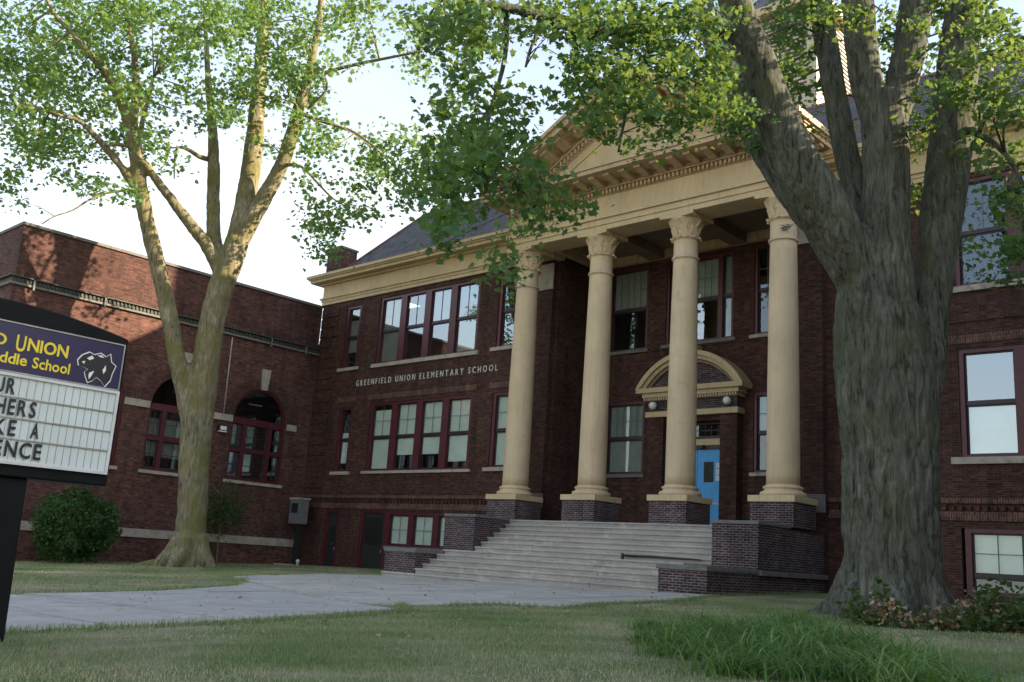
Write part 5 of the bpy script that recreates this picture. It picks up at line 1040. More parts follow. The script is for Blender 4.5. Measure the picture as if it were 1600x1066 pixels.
TR = {"R":[[[-6.72,17.18,-0.77,1.011],[-6.71,17.19,-0.52,0.943],[-6.7,17.2,-0.18,0.87],[-6.69,17.21,0.36,0.832],[-6.7,17.2,1.23,0.819],[-6.69,17.2,2.36,0.836],[-6.71,17.2,3.28,0.875],[-6.78,17.13,4.22,0.827],[-6.83,17.08,5.06,0.718],[-6.73,17.17,5.93,0.547],[-6.67,17.22,6.82,0.457],[-6.64,17.25,7.72,0.437],[-6.65,17.24,8.64,0.43],[-6.68,17.22,9.17,0.42]],[[-6.38,17.49,2.84,0.343],[-6.26,17.75,3.81,0.419],[-6.18,17.95,4.81,0.344],[-6.15,18.19,5.74,0.363],[-6.06,18.48,7.09,0.409],[-5.98,18.69,8.07,0.415],[-5.91,18.89,9.23,0.423],[-5.84,19.09,10.42,0.405],[-5.76,19.3,11.66,0.386],[-5.68,19.51,13.24,0.34],[-5.5,19.95,15.31,0.266],[-5.28,20.43,17.68,0.188]],[[-6.78,17.13,8.76,0.295],[-6.93,16.99,9.69,0.311],[-6.93,16.85,10.45,0.312],[-6.92,16.72,11.22,0.313],[-6.92,16.45,12.34,0.264],[-7.0,16.1,13.9,0.19],[-7.01,15.55,15.29,0.126]],[[-6.56,17.33,8.65,0.307],[-6.43,17.58,9.52,0.324],[-6.31,17.83,10.56,0.317],[-6.25,18.03,11.49,0.335],[-6.17,18.24,12.89,0.276],[-6.05,18.76,15.14,0.205],[-5.99,19.22,17.55,0.142]],[[-6.97,16.95,5.04,0.353],[-7.18,16.62,5.91,0.461],[-7.41,16.27,6.6,0.51],[-7.64,15.92,7.2,0.487],[-7.82,15.61,7.8,0.44],[-8.01,15.3,8.63,0.371],[-8.14,15.04,9.34,0.348],[-8.22,14.69,9.87,0.329],[-8.27,14.37,10.32,0.297],[-8.34,14.04,11.04,0.249],[-8.45,13.52,12.14,0.189],[-8.46,12.83,13.32,0.117]],[[-8.18,14.87,9.67,0.264],[-8.43,14.36,9.89,0.214],[-8.61,13.65,9.73,0.174],[-8.75,12.84,9.31,0.157],[-9.02,11.9,8.87,0.135],[-9.22,11.04,8.58,0.126],[-9.38,10.35,8.47,0.102],[-9.62,9.71,8.39,0.075],[-9.91,9.03,8.29,0.044],[-10.2,8.49,8.25,0.029]],[[-7.76,17.03,6.58,0.309],[-8.06,16.89,7.06,0.375],[-8.49,16.76,7.85,0.382],[-8.94,16.62,8.71,0.364],[-9.31,16.55,9.52,0.331],[-9.67,16.49,10.33,0.297],[-9.98,16.47,11.17,0.261],[-10.27,16.47,12.2,0.224],[-10.64,16.54,13.66,0.188],[-11.33,16.45,15.59,0.135]],[[-7.28,17.75,6.44,0.225],[-7.5,17.82,7.58,0.243],[-7.74,17.87,8.76,0.248],[-7.9,17.86,9.8,0.239],[-8.1,17.95,10.93,0.244],[-8.22,17.97,11.89,0.234],[-8.37,18.1,13.11,0.211],[-8.62,18.14,15.02,0.159]],[[-9.37,10.35,8.44,0.046],[-9.38,10.2,8.07,0.03],[-9.44,10.14,7.79,0.025],[-9.48,10.11,7.51,0.02]],[[-9.69,9.78,8.43,0.045],[-9.79,9.96,8.04,0.041],[-9.96,10.08,7.59,0.036],[-10.11,10.07,7.07,0.031],[-10.16,10.02,6.57,0.03],[-10.12,10.06,6.31,0.025],[-10.11,10.21,6.03,0.015]],[[-10.12,10.06,6.39,0.02],[-10.26,9.93,6.38,0.02],[-10.47,9.87,6.27,0.015],[-10.54,9.81,6.1,0.01]],[[-10.12,10.06,6.39,0.02],[-10.05,10.26,6.25,0.02],[-9.94,10.36,6.03,0.015],[-9.8,10.49,5.74,0.015],[-9.62,10.67,5.38,0.01]],[[-9.22,11.04,8.58,0.052],[-9.3,11.1,8.06,0.042],[-9.3,11.23,7.55,0.031],[-9.1,11.42,7.11,0.021]],[[-8.75,12.84,9.31,0.067],[-8.98,12.62,8.65,0.05],[-9.07,12.4,7.98,0.038],[-9.17,12.31,7.37,0.027],[-9.23,12.26,6.81,0.016]],[[-5.85,19.09,10.28,0.13],[-5.37,18.85,10.3,0.089],[-4.9,18.87,10.36,0.063],[-4.41,18.78,10.43,0.049],[-3.81,18.52,10.3,0.036]],[[-5.88,18.78,8.9,0.102],[-5.32,18.48,8.5,0.067],[-4.86,18.36,7.95,0.048],[-4.57,18.36,7.25,0.035],[-4.39,18.39,6.6,0.023]]],"L":[[[-33.73,19.37,-1.18,0.817],[-33.71,19.39,-0.69,0.664],[-33.74,19.36,0.29,0.567],[-33.77,19.33,0.99,0.559],[-33.86,19.24,2.42,0.564],[-33.95,19.16,3.88,0.591],[-33.99,19.13,5.36,0.619],[-33.95,19.16,6.88,0.532],[-33.92,19.19,8.42,0.502],[-33.8,19.3,9.74,0.494],[-33.62,19.46,10.81,0.498],[-33.49,19.59,11.76,0.476]],[[-33.56,19.53,11.3,0.404],[-33.19,19.87,12.6,0.371],[-32.85,20.18,13.73,0.337],[-32.25,20.33,14.83,0.312],[-31.78,20.36,16.03,0.288],[-31.39,20.31,17.3,0.264],[-31.08,20.33,18.34,0.216],[-30.72,20.25,19.75,0.168],[-30.51,20.18,21.07,0.132],[-30.29,19.84,23.13,0.097]],[[-33.54,19.55,11.49,0.428],[-33.7,19.8,12.95,0.434],[-33.84,19.94,14.28,0.416],[-34.1,20.11,15.82,0.397],[-34.31,20.19,17.35,0.365],[-34.64,20.29,19.27,0.32],[-35.0,20.37,21.55,0.26],[-35.48,20.47,23.66,0.213],[-36.12,20.56,26.56,0.15]],[[-33.72,19.37,10.27,0.307],[-34.31,19.09,11.5,0.311],[-34.86,19.14,12.84,0.28],[-35.25,19.18,14.33,0.272],[-35.71,19.17,16.16,0.238],[-36.19,19.13,17.74,0.192],[-36.74,19.02,19.66,0.155],[-37.17,18.9,21.6,0.118],[-37.62,18.75,23.59,0.08]],[[-33.86,19.24,10.39,0.307],[-34.12,18.59,11.4,0.271],[-34.45,17.6,12.41,0.222],[-34.73,16.8,13.28,0.186],[-34.93,16.06,14.05,0.162],[-34.95,15.64,14.51,0.139],[-34.51,15.5,15.81,0.103],[-33.92,15.37,17.19,0.08]],[[-34.01,19.11,4.12,0.456],[-34.3,18.7,5.44,0.389],[-34.52,18.22,6.87,0.344],[-34.65,17.83,8.2,0.345],[-34.79,17.42,9.41,0.323],[-34.95,17.0,10.61,0.312],[-35.13,16.57,11.83,0.301],[-35.25,16.18,13.05,0.29],[-35.32,15.84,14.28,0.279],[-35.42,15.48,15.51,0.279],[-35.5,14.99,16.43,0.233],[-35.68,14.41,17.32,0.197],[-36.02,13.69,18.06,0.162],[-36.25,12.93,18.74,0.126],[-36.47,12.18,19.41,0.091],[-36.36,11.46,20.5,0.057]],[[-35.36,15.94,13.26,0.208],[-35.62,15.29,14.02,0.162],[-35.75,14.48,14.68,0.138],[-35.76,13.66,15.16,0.113],[-35.87,12.87,15.14,0.089],[-36.08,12.0,15.23,0.066],[-36.23,11.31,14.91,0.044]],[[-35.4,15.49,15.38,0.233],[-35.63,15.55,16.97,0.189],[-36.15,15.48,18.78,0.144],[-36.73,15.21,20.58,0.11],[-37.26,15.0,22.73,0.074]],[[-35.25,15.77,14.64,0.07],[-35.31,15.17,14.67,0.069],[-35.35,14.59,14.41,0.046]],[[-35.3,15.99,13.05,0.058],[-35.56,15.2,12.79,0.046],[-35.74,14.49,12.28,0.046],[-35.83,14.0,11.73,0.033],[-36.0,13.43,11.33,0.033],[-36.08,13.08,10.94,0.022]],[[-31.34,20.23,16.97,0.108],[-30.59,20.51,16.6,0.083],[-29.59,20.75,16.15,0.07],[-28.52,21.07,15.64,0.058],[-27.6,21.51,14.85,0.046],[-26.7,21.8,13.96,0.033]],[[-32.14,20.3,14.9,0.096],[-31.23,20.6,14.74,0.06],[-30.37,20.85,13.95,0.047],[-29.53,21.08,13.18,0.034],[-28.72,21.29,12.69,0.022]],[[-31.17,20.38,18.39,0.109],[-30.02,20.76,18.62,0.084],[-28.88,21.14,18.71,0.071],[-27.5,21.6,18.75,0.058],[-26.3,22.17,18.89,0.046]],[[-35.71,19.16,15.58,0.113],[-35.7,18.63,15.52,0.1],[-35.78,18.0,15.68,0.073],[-35.68,17.55,15.41,0.048],[-35.61,17.62,14.16,0.024]],[[-31.07,20.48,17.13,0.06],[-30.23,20.71,17.82,0.047],[-30.22,20.45,18.54,0.035]]],"cl":[[-37.81,11.17,19.36],[-40.57,11.78,19.98],[-43.78,12.79,22.31],[-39.08,12.09,19.78],[-38.72,12.49,20.51],[-41.19,12.88,21.11],[-37.96,13.28,20.93],[-37.29,12.82,20.22],[-38.45,13.6,20.91],[-37.25,14.17,20.54],[-37.05,13.46,20.67],[-39.36,14.3,20.96],[-35.13,13.49,19.55],[-39.89,15.65,22.06],[-36.42,14.75,20.37],[-36.1,14.66,20.72],[-34.48,14.03,19.59],[-33.78,13.66,18.56],[-37.2,15.94,21.42],[-36.01,15.18,20.7],[-38.89,16.54,22.15],[-31.55,13.83,18.48],[-36.66,15.39,20.55],[-35.61,15.87,20.76],[-31.71,14.46,18.62],[-32.85,15.31,19.75],[-32.5,15.48,19.64],[-31.55,16.26,19.41],[-32.49,16.87,19.94],[-34.66,17.34,21.72],[-34.88,17.71,21.79],[-34.09,17.37,20.86],[-33.04,16.94,20.54],[-28.93,16.33,18.59],[-36.08,19.91,23.2],[-32.68,17.46,21.03],[-33.29,18.39,20.8],[-30.94,17.12,19.73],[-31.26,17.49,19.99],[-36.81,20.31,23.28],[-31.71,18.5,20.95],[-36.83,20.92,24.07],[-37.72,21.7,24.19],[-32.39,18.67,20.8],[-32.85,19.31,21.55],[-32.57,19.15,20.82],[-30.47,18.72,20.79],[-31.48,19.41,21.42],[-29.14,19.19,19.98],[-28.63,20.5,20.67],[-29.25,20.33,20.55],[-32.01,21.98,22.19],[-31.39,21.99,22.43],[-27.79,20.46,20.71],[-27.42,20.03,20.35],[-27.66,20.45,20.7],[-29.36,23.06,21.54],[-41.34,12.2,19.36],[-35.71,10.62,17.22],[-41.31,13.17,20.42],[-40.55,13.4,20.53],[-40.0,12.98,19.9],[-38.08,13.33,18.77],[-42.0,14.84,21.2],[-36.98,13.24,19.13],[-37.39,14.14,18.99],[-33.84,12.74,17.81],[-36.37,14.0,19.13],[-35.06,12.86,17.5],[-35.56,13.53,18.85],[-33.43,13.06,17.92],[-38.96,16.05,21.18],[-37.17,15.51,20.51],[-34.27,16.19,19.64],[-31.59,15.34,17.77],[-35.34,17.39,20.75],[-35.26,17.5,20.3],[-34.3,16.56,19.74],[-33.05,15.81,18.64],[-35.63,19.15,20.83],[-34.96,18.39,20.5],[-32.58,17.24,19.23],[-30.8,16.29,18.64],[-33.07,17.8,19.91],[-31.94,17.76,19.79],[-30.33,18.49,18.62],[-31.96,18.38,19.74],[-30.94,19.96,19.53],[-30.29,18.7,18.98],[-31.47,20.23,20.84],[-30.56,19.1,19.38],[-34.42,21.68,21.95],[-32.27,21.0,21.09],[-33.37,22.11,22.23],[-28.67,19.39,19.46],[-30.04,22.15,20.43],[-27.67,20.35,19.41],[-27.32,23.34,20.45],[-25.4,20.82,18.97],[-27.25,22.57,19.43],[-40.29,12.12,18.37],[-39.41,11.96,17.7],[-40.24,12.18,18.63],[-42.03,13.53,19.42],[-40.42,13.61,19.07],[-40.24,13.6,19.55],[-35.54,12.19,16.67],[-37.11,12.25,17.85],[-36.16,12.02,17.39],[-38.35,13.3,18.02],[-39.61,13.82,18.46],[-38.97,14.91,18.72],[-35.67,13.88,17.68],[-37.56,15.12,19.2],[-37.51,15.18,19.1],[-37.53,16.28,19.68],[-37.25,16.07,19.36],[-35.57,15.27,18.56],[-35.76,15.64,18.32],[-36.14,15.88,19.22],[-31.82,14.71,17.18],[-39.18,18.19,20.86],[-32.96,15.67,17.94],[-35.32,16.36,18.63],[-32.59,16.14,17.7],[-36.61,18.74,20.12],[-33.07,18.79,18.63],[-29.25,15.89,16.64],[-34.74,21.31,20.59],[-29.88,17.6,17.02],[-30.82,18.18,18.01],[-30.58,18.52,17.92],[-32.3,20.15,18.95],[-30.17,18.72,17.58],[-30.88,19.22,18.67],[-34.5,21.25,21.16],[-25.41,17.37,15.92],[-26.72,19.32,17.29],[-28.11,22.72,19.22],[-26.02,22.12,17.76],[-29.14,24.6,20.15],[-38.2,11.51,16.47],[-41.24,12.95,17.31],[-40.05,13.76,18.25],[-39.06,12.65,17.27],[-40.73,13.76,18.23],[-39.78,13.07,17.55],[-43.23,14.62,19.14],[-41.97,14.57,18.93],[-37.24,12.21,16.68],[-39.54,14.18,17.43],[-36.95,13.32,16.92],[-35.08,12.71,16.05],[-39.35,14.87,18.61],[-41.19,15.54,18.42],[-35.34,13.78,16.09],[-36.4,14.5,17.55],[-34.3,14.48,16.77],[-35.27,14.18,16.2],[-33.0,13.6,15.66],[-31.68,13.99,15.33],[-31.92,13.79,14.92],[-37.19,16.53,18.06],[-35.95,15.51,17.23],[-32.96,15.35,16.27],[-32.11,16.04,16.43],[-35.24,17.13,18.36],[-32.99,16.41,16.63],[-33.74,18.07,18.28],[-31.39,16.56,16.49],[-33.42,18.23,17.2],[-30.49,17.13,16.84],[-33.13,18.62,17.9],[-33.19,18.76,17.65],[-32.59,18.71,17.39],[-31.02,19.03,16.83],[-30.93,18.74,16.89],[-29.66,19.29,17.53],[-31.58,20.16,18.31],[-31.31,19.79,17.57],[-31.63,20.78,18.07],[-31.49,20.86,17.94],[-38.99,12.59,16.01],[-38.05,12.41,15.92],[-35.03,11.47,14.37],[-40.76,12.87,16.44],[-35.67,12.48,15.44],[-37.18,13.07,15.15],[-40.23,14.84,17.5],[-39.08,14.69,16.66],[-39.12,15.38,17.42],[-38.58,15.62,17.12],[-38.91,17.39,17.77],[-34.39,15.7,15.4],[-35.46,16.65,17.04],[-33.57,17.16,15.96],[-29.35,15.68,14.77],[-32.84,17.43,15.82],[-34.44,18.51,17.11],[-31.46,17.52,15.67],[-37.61,20.9,18.94],[-26.35,17.24,14.13],[-31.2,20.62,16.47],[-38.54,12.52,15.0],[-41.2,13.62,15.29],[-39.31,12.84,15.21],[-41.52,13.62,15.87],[-40.35,13.35,15.76],[-41.57,14.63,16.16],[-37.09,12.92,14.11],[-36.46,12.34,14.19],[-37.19,13.72,14.67],[-35.22,13.23,13.88],[-35.98,13.19,13.99],[-41.48,15.68,17.13],[-36.68,14.16,14.28],[-39.67,16.24,15.95],[-37.63,15.56,15.96],[-37.86,16.69,16.0],[-32.99,15.31,14.24],[-37.57,16.37,15.94],[-36.69,17.68,15.62],[-31.84,19.3,15.31],[-34.59,20.72,16.41],[-32.47,22.47,16.81],[-28.58,19.79,14.55],[-28.64,19.27,14.28],[-30.31,21.12,16.28],[-29.99,19.91,15.62],[-28.66,22.17,15.68],[-25.71,20.67,14.13],[-26.5,21.77,15.34],[-22.7,19.8,13.15],[-27.63,24.03,15.74],[-39.68,13.19,13.71],[-41.52,13.62,14.21],[-41.61,14.21,15.37],[-37.51,13.23,13.82],[-40.81,14.51,15.1],[-36.63,13.87,13.23],[-39.61,14.46,14.49],[-34.95,17.26,14.5],[-33.84,15.89,13.94],[-29.32,20.15,13.78],[-28.52,21.27,14.79],[-28.35,22.47,14.43],[-29.05,22.41,14.55],[-25.89,20.39,13.62],[-29.72,23.1,15.33],[-27.69,21.26,14.49],[-27.75,21.99,14.2],[-25.44,21.27,13.59],[-24.25,20.93,13.48],[-25.29,23.17,14.5],[-41.21,13.18,13.46],[-40.76,13.79,12.89],[-38.41,14.77,13.69],[-38.76,15.64,14.04],[-40.44,16.57,14.43],[-35.29,14.31,12.58],[-33.25,14.75,12.09],[-27.52,18.49,12.62],[-30.29,20.48,12.93],[-29.99,21.96,14.16],[-27.39,21.14,13.18],[-26.14,21.9,12.75],[-26.34,22.1,13.59],[-25.75,21.61,12.76],[-25.17,21.74,12.4],[-26.94,23.52,14.07],[-23.96,21.31,12.6],[-30.35,21.17,12.21],[-28.59,20.26,11.6],[-29.06,20.04,12.39],[-29.01,20.6,12.01],[-28.61,20.15,12.2],[-27.03,20.36,11.86],[-28.94,21.61,12.85],[-26.23,19.2,11.28],[-28.63,21.0,12.27],[-27.38,21.65,12.22],[-31.9,22.35,12.65],[-28.88,20.47,10.75],[-30.13,21.68,11.2],[-28.84,20.19,10.85]],"cr":[[-9.37,7.69,7.24],[-9.83,8.49,7.76],[-10.28,9.16,8.06],[-10.0,8.67,7.78],[-9.51,8.91,7.73],[-10.04,9.2,8.02],[-9.81,9.36,8.0],[-8.54,7.92,6.98],[-9.92,9.14,8.28],[-10.29,10.31,8.79],[-9.74,9.59,8.24],[-10.41,11.6,9.52],[-9.32,10.37,8.41],[-9.54,10.57,8.59],[-10.1,11.04,9.21],[-9.49,11.13,9.0],[-8.55,10.1,8.01],[-8.41,10.34,8.17],[-7.47,9.22,7.19],[-8.49,11.01,8.43],[-8.88,10.99,8.8],[-8.75,11.77,9.24],[-8.71,11.48,8.63],[-8.82,11.79,9.23],[-8.88,11.74,8.84],[-8.58,12.25,9.08],[-8.76,12.22,9.03],[-7.58,10.82,7.94],[-8.68,12.23,9.19],[-8.2,12.61,8.99],[-7.69,11.99,8.74],[-7.93,11.98,8.83],[-8.17,13.19,9.42],[-8.05,13.57,9.56],[-8.63,15.26,10.68],[-8.76,15.46,11.09],[-9.25,15.66,10.98],[-8.56,16.6,11.39],[-8.18,16.34,10.78],[-8.74,17.41,11.82],[-8.54,17.24,11.7],[-8.28,17.6,11.62],[-8.11,17.04,11.52],[-7.99,17.5,11.65],[-7.96,17.41,11.78],[-7.01,15.46,10.16],[-6.66,15.24,9.93],[-6.36,15.53,9.85],[-6.44,16.78,10.64],[-6.39,18.1,11.13],[-6.48,18.56,11.37],[-6.91,19.8,12.32],[-6.29,19.41,11.95],[-6.36,19.28,12.02],[-5.77,17.93,11.2],[-5.37,15.75,9.61],[-6.02,18.09,11.34],[-6.29,19.33,12.08],[-5.52,18.54,10.94],[-5.97,20.03,12.11],[-5.75,21.5,12.52],[-5.05,17.78,10.79],[-5.32,18.94,11.51],[-5.37,18.91,11.51],[-5.04,19.14,11.05],[-10.98,9.46,8.39],[-10.65,9.15,7.77],[-8.53,7.42,6.56],[-10.64,9.4,8.08],[-10.52,10.08,8.22],[-9.2,8.78,7.09],[-8.43,7.95,6.7],[-9.51,9.13,7.42],[-9.67,8.9,7.63],[-9.6,9.15,7.47],[-9.33,9.45,7.8],[-9.78,10.34,8.39],[-8.2,8.88,7.09],[-8.59,10.04,7.83],[-9.45,11.57,8.7],[-9.07,10.76,8.36],[-9.17,11.01,8.38],[-9.57,12.45,9.11],[-9.85,12.37,9.26],[-9.15,11.57,8.42],[-9.24,12.43,9.05],[-8.34,11.24,8.2],[-8.25,11.13,8.16],[-8.72,12.17,8.85],[-7.93,11.46,8.21],[-8.71,12.13,8.73],[-9.22,13.54,9.36],[-7.98,11.84,8.48],[-7.51,12.31,8.57],[-8.44,16.59,10.79],[-9.07,18.24,11.39],[-8.93,17.21,11.04],[-9.17,17.51,11.67],[-8.78,17.68,11.31],[-8.06,16.71,10.66],[-8.98,19.43,12.09],[-7.39,19.2,11.57],[-7.08,19.23,11.23],[-7.03,19.11,11.56],[-6.5,20.44,11.98],[-5.92,19.84,11.18],[-5.96,19.33,11.44],[-5.12,16.24,9.32],[-6.21,20.25,11.86],[-5.02,17.6,10.23],[-5.68,20.19,11.73],[-4.87,17.06,9.83],[-4.72,17.22,9.81],[-4.52,18.34,10.07],[-5.11,20.17,11.16],[-4.5,17.49,10.0],[-5.23,20.15,11.43],[-10.12,9.32,7.31],[-9.1,8.5,6.91],[-9.2,11.31,7.99],[-8.87,10.37,7.54],[-8.82,10.78,7.43],[-9.47,11.58,8.14],[-8.79,10.79,7.66],[-9.14,11.84,8.37],[-8.01,9.88,7.19],[-9.51,11.91,8.24],[-8.05,11.04,7.44],[-9.47,12.6,8.63],[-8.55,11.24,7.59],[-9.02,11.92,8.45],[-8.62,12.2,8.45],[-8.92,12.88,8.59],[-8.01,11.89,7.78],[-8.06,12.12,8.16],[-9.43,14.06,9.18],[-8.8,13.32,8.67],[-8.42,12.53,8.52],[-7.98,11.76,7.79],[-8.92,13.68,9.22],[-7.95,13.23,8.33],[-8.21,13.27,8.56],[-8.33,13.69,8.92],[-8.07,13.41,8.77],[-7.87,13.17,8.52],[-9.64,16.98,10.5],[-8.8,17.38,10.39],[-9.11,17.81,10.76],[-7.95,15.35,9.32],[-9.28,18.19,11.19],[-9.11,18.7,11.17],[-9.23,18.8,11.45],[-8.41,17.85,10.91],[-5.86,17.16,9.66],[-5.93,20.1,11.16],[-6.2,20.58,11.46],[-6.12,20.38,11.15],[-4.85,15.79,8.68],[-5.82,19.98,10.85],[-4.71,17.36,9.43],[-4.85,16.86,9.08],[-4.52,17.92,9.55],[-5.44,20.98,11.27],[-5.34,21.12,11.0],[-9.47,9.02,6.68],[-8.5,7.92,5.97],[-9.06,9.24,6.73],[-9.04,10.67,7.12],[-8.47,11.07,7.02],[-7.67,10.08,6.45],[-8.82,11.72,7.49],[-8.9,11.97,7.65],[-8.7,11.77,7.42],[-8.37,11.23,7.21],[-6.94,9.98,6.18],[-8.41,13.05,8.17],[-8.31,13.79,8.37],[-7.73,12.53,7.64],[-8.24,13.15,8.14],[-8.07,13.21,7.81],[-8.79,15.06,9.01],[-9.35,16.46,9.67],[-9.17,17.77,10.11],[-9.13,18.2,10.49],[-8.99,17.55,9.87],[-8.64,17.7,10.11],[-8.54,18.16,10.28],[-7.48,18.98,10.57],[-6.34,19.18,9.85],[-5.67,16.47,8.56],[-5.3,16.19,8.42],[-6.31,19.31,10.2],[-6.48,20.18,10.52],[-5.33,17.02,8.9],[-5.05,16.83,8.62],[-5.17,17.59,8.84],[-5.09,16.7,8.53],[-6.09,19.94,10.5],[-5.75,20.77,10.63],[-4.65,17.3,8.71],[-4.82,17.96,8.81],[-5.37,20.4,10.2],[-10.8,9.49,6.83],[-10.24,9.31,6.69],[-10.64,10.44,6.99],[-9.31,8.99,6.35],[-10.22,10.57,7.21],[-9.3,9.62,6.57],[-8.71,9.18,6.19],[-8.4,10.09,6.49],[-8.45,10.65,6.6],[-9.02,11.22,6.94],[-9.18,12.31,7.59],[-8.54,12.32,7.51],[-8.86,12.66,7.54],[-8.53,12.16,7.46],[-10.04,14.6,8.56],[-8.85,12.89,7.53],[-8.61,13.28,7.5],[-7.73,12.07,7.06],[-8.48,13.62,7.83],[-8.26,13.14,7.57],[-8.2,13.05,7.72],[-8.49,15.01,8.13],[-8.28,14.53,8.29],[-8.41,14.63,7.96],[-8.42,14.69,8.33],[-8.25,13.86,7.98],[-7.72,14.03,7.74],[-8.89,16.03,9.01],[-8.32,14.81,8.15],[-8.88,17.41,9.18],[-8.92,18.17,9.82],[-8.81,18.24,9.52],[-7.42,18.96,9.86],[-5.9,17.11,8.33],[-6.64,19.56,9.55],[-5.9,19.8,9.47],[-6.28,20.04,9.79],[-5.96,20.49,9.88],[-4.71,17.38,8.24],[-4.32,17.52,8.11],[-5.37,21.76,10.5],[-4.46,17.73,8.38],[-5.39,20.16,9.85],[-4.7,17.87,8.45],[-9.59,8.83,5.76],[-10.51,9.42,6.14],[-9.98,9.8,6.34],[-11.05,10.61,7.03],[-7.93,7.77,4.82],[-9.02,8.75,5.72],[-8.7,8.61,5.39],[-8.98,8.47,5.46],[-9.76,9.59,6.0],[-9.51,9.93,6.27],[-9.07,9.49,6.05],[-8.79,9.39,5.99],[-8.84,11.26,6.73],[-8.95,12.23,6.83],[-8.39,12.14,6.83],[-7.88,11.19,6.06],[-8.86,13.14,7.33],[-9.51,17.35,8.94],[-8.91,16.35,8.29],[-8.46,16.16,8.32],[-8.28,18.94,9.55],[-8.19,18.03,9.17],[-8.15,20.21,9.91],[-6.85,19.39,9.33],[-6.6,19.3,8.85],[-6.97,20.17,9.5],[-5.03,16.92,7.57],[-5.87,20.07,9.17],[-5.32,20.76,9.13],[-10.33,9.46,5.89],[-10.27,9.2,5.6],[-9.49,9.33,5.49],[-8.84,8.34,5.12],[-11.84,11.48,7.07],[-9.69,9.57,5.79],[-9.54,9.4,5.58],[-9.82,9.58,5.6],[-9.93,9.9,5.76],[-9.32,9.5,5.75],[-7.6,8.22,4.82],[-9.43,9.97,5.68],[-8.65,9.5,5.39],[-8.84,9.36,5.53],[-7.26,20.12,9.06],[-4.6,16.35,6.82],[-4.92,17.5,7.6],[-5.67,20.74,8.87],[-5.37,20.83,8.79],[-8.81,7.87,4.38],[-10.78,9.28,5.4],[-8.99,8.15,4.76],[-8.85,8.32,4.85],[-9.62,8.76,5.03],[-9.79,9.62,5.3],[-9.88,10.3,5.64],[-8.85,9.48,4.95],[-8.46,8.97,4.98],[-9.7,10.6,5.77],[-9.56,10.46,5.41],[-9.62,10.91,5.87],[-8.78,10.04,5.33],[-9.08,11.07,5.49],[-8.67,10.54,5.27],[-8.04,18.02,7.73],[-6.99,19.65,7.85],[-6.88,19.71,8.1],[-4.53,17.45,6.8],[-4.56,17.01,6.46],[-4.6,17.51,6.82],[-10.64,10.05,5.32],[-7.89,7.17,3.75],[-10.17,9.55,5.08],[-9.66,9.38,4.99],[-9.75,10.8,5.15],[-11.29,12.31,5.9],[-9.62,11.24,5.52],[-9.65,11.06,5.35],[-5.75,21.16,7.99],[-4.38,17.1,6.41],[-5.59,20.69,7.52],[-5.33,20.34,7.67],[-9.73,8.95,4.33],[-8.02,8.49,3.74],[-5.74,19.26,6.52],[-4.33,16.86,5.66],[-4.57,17.5,5.68],[-5.41,20.87,6.81],[-4.62,18.1,5.83],[-9.43,9.79,4.07],[-9.67,10.03,4.35],[-4.46,17.13,5.2]]}

def make_tree(key, ckey, at, label, wood, leafm, roots, size, nleaf, crad, off, voxel, disp, extra_twigs):
    tr = thing('maple_tree', at, label, 'tree')
    br = [smooth_path(b) for b in TR[key]]
    big = [b for b in br if b[0][3] > .12]; small = [b for b in br if b[0][3] <= .12]
    tree_wood('trunk', big, M[wood], tr, roots, voxel, disp)
    cl = np.array(TR[ckey]); nodes = np.array([p for b in br for p in b])
    # twigs joining every third clump to the nearest limb
    tw = MB()
    for b in small: tw.tube(b, 6)
    for i, c in enumerate(cl):
        if i % extra_twigs: continue
        dd = nodes[:, :3]-c; dist = np.linalg.norm(dd*np.array([1, 1, 1.0]), axis=1)+np.where(nodes[:, 2] > c[2]+1.5, 1.0, 0)
        j = int(dist.argmin()); s_ = nodes[j]
        if dist[j] > 5.5: continue
        r0 = min(.035, s_[3]*.6); mid = (s_[:3]+c)/2+rng.normal(0, .12, 3)+np.array([0, 0, .15])
        tw.tube(smooth_path([(*s_[:3], r0), (*mid, r0*.6), (*c, .006)], 3), 5)
    tag(tw.build('twig', M[wood], tr), kind='stuff')
    off_ = np.array(off) if len(off) else np.zeros((0, 4))
    P = []; S = []; T_ = []
    for c in cl:
        k = max(4, int(rng.normal(nleaf, nleaf*.45))); ctr = c
        q_ = rng.normal(0, 1, (k, 3))*np.array([crad, crad, crad*.62]); P.append(ctr+q_); S.append(rng.uniform(.45, 1.25, k)*size)
        T_.append(np.clip(rng.normal(.35+.3*rng.random(), .18, k), 0, 1))
    P = np.vstack(P); S = np.concatenate(S); T_ = np.concatenate(T_)
    leaf_obj('crown', M[leafm], P, S, T_, tr, 'maple', .35, .4)
    if len(off_):
        P = []; T_ = []
        for c in off_:
            k = int(c[3]); P.append(c[:3]+rng.normal(0, 1, (k, 3))*np.array([.55, .55, .35])); T_.append(np.clip(rng.normal(.45, .2, k), 0, 1))
        P = np.vstack(P); T_ = np.concatenate(T_)
        leaf_obj('crown', M[leafm], P, rng.uniform(.8, 1.3, len(P))*size*1.5, T_, tr, 'diamond', .35, .4)
    return tr
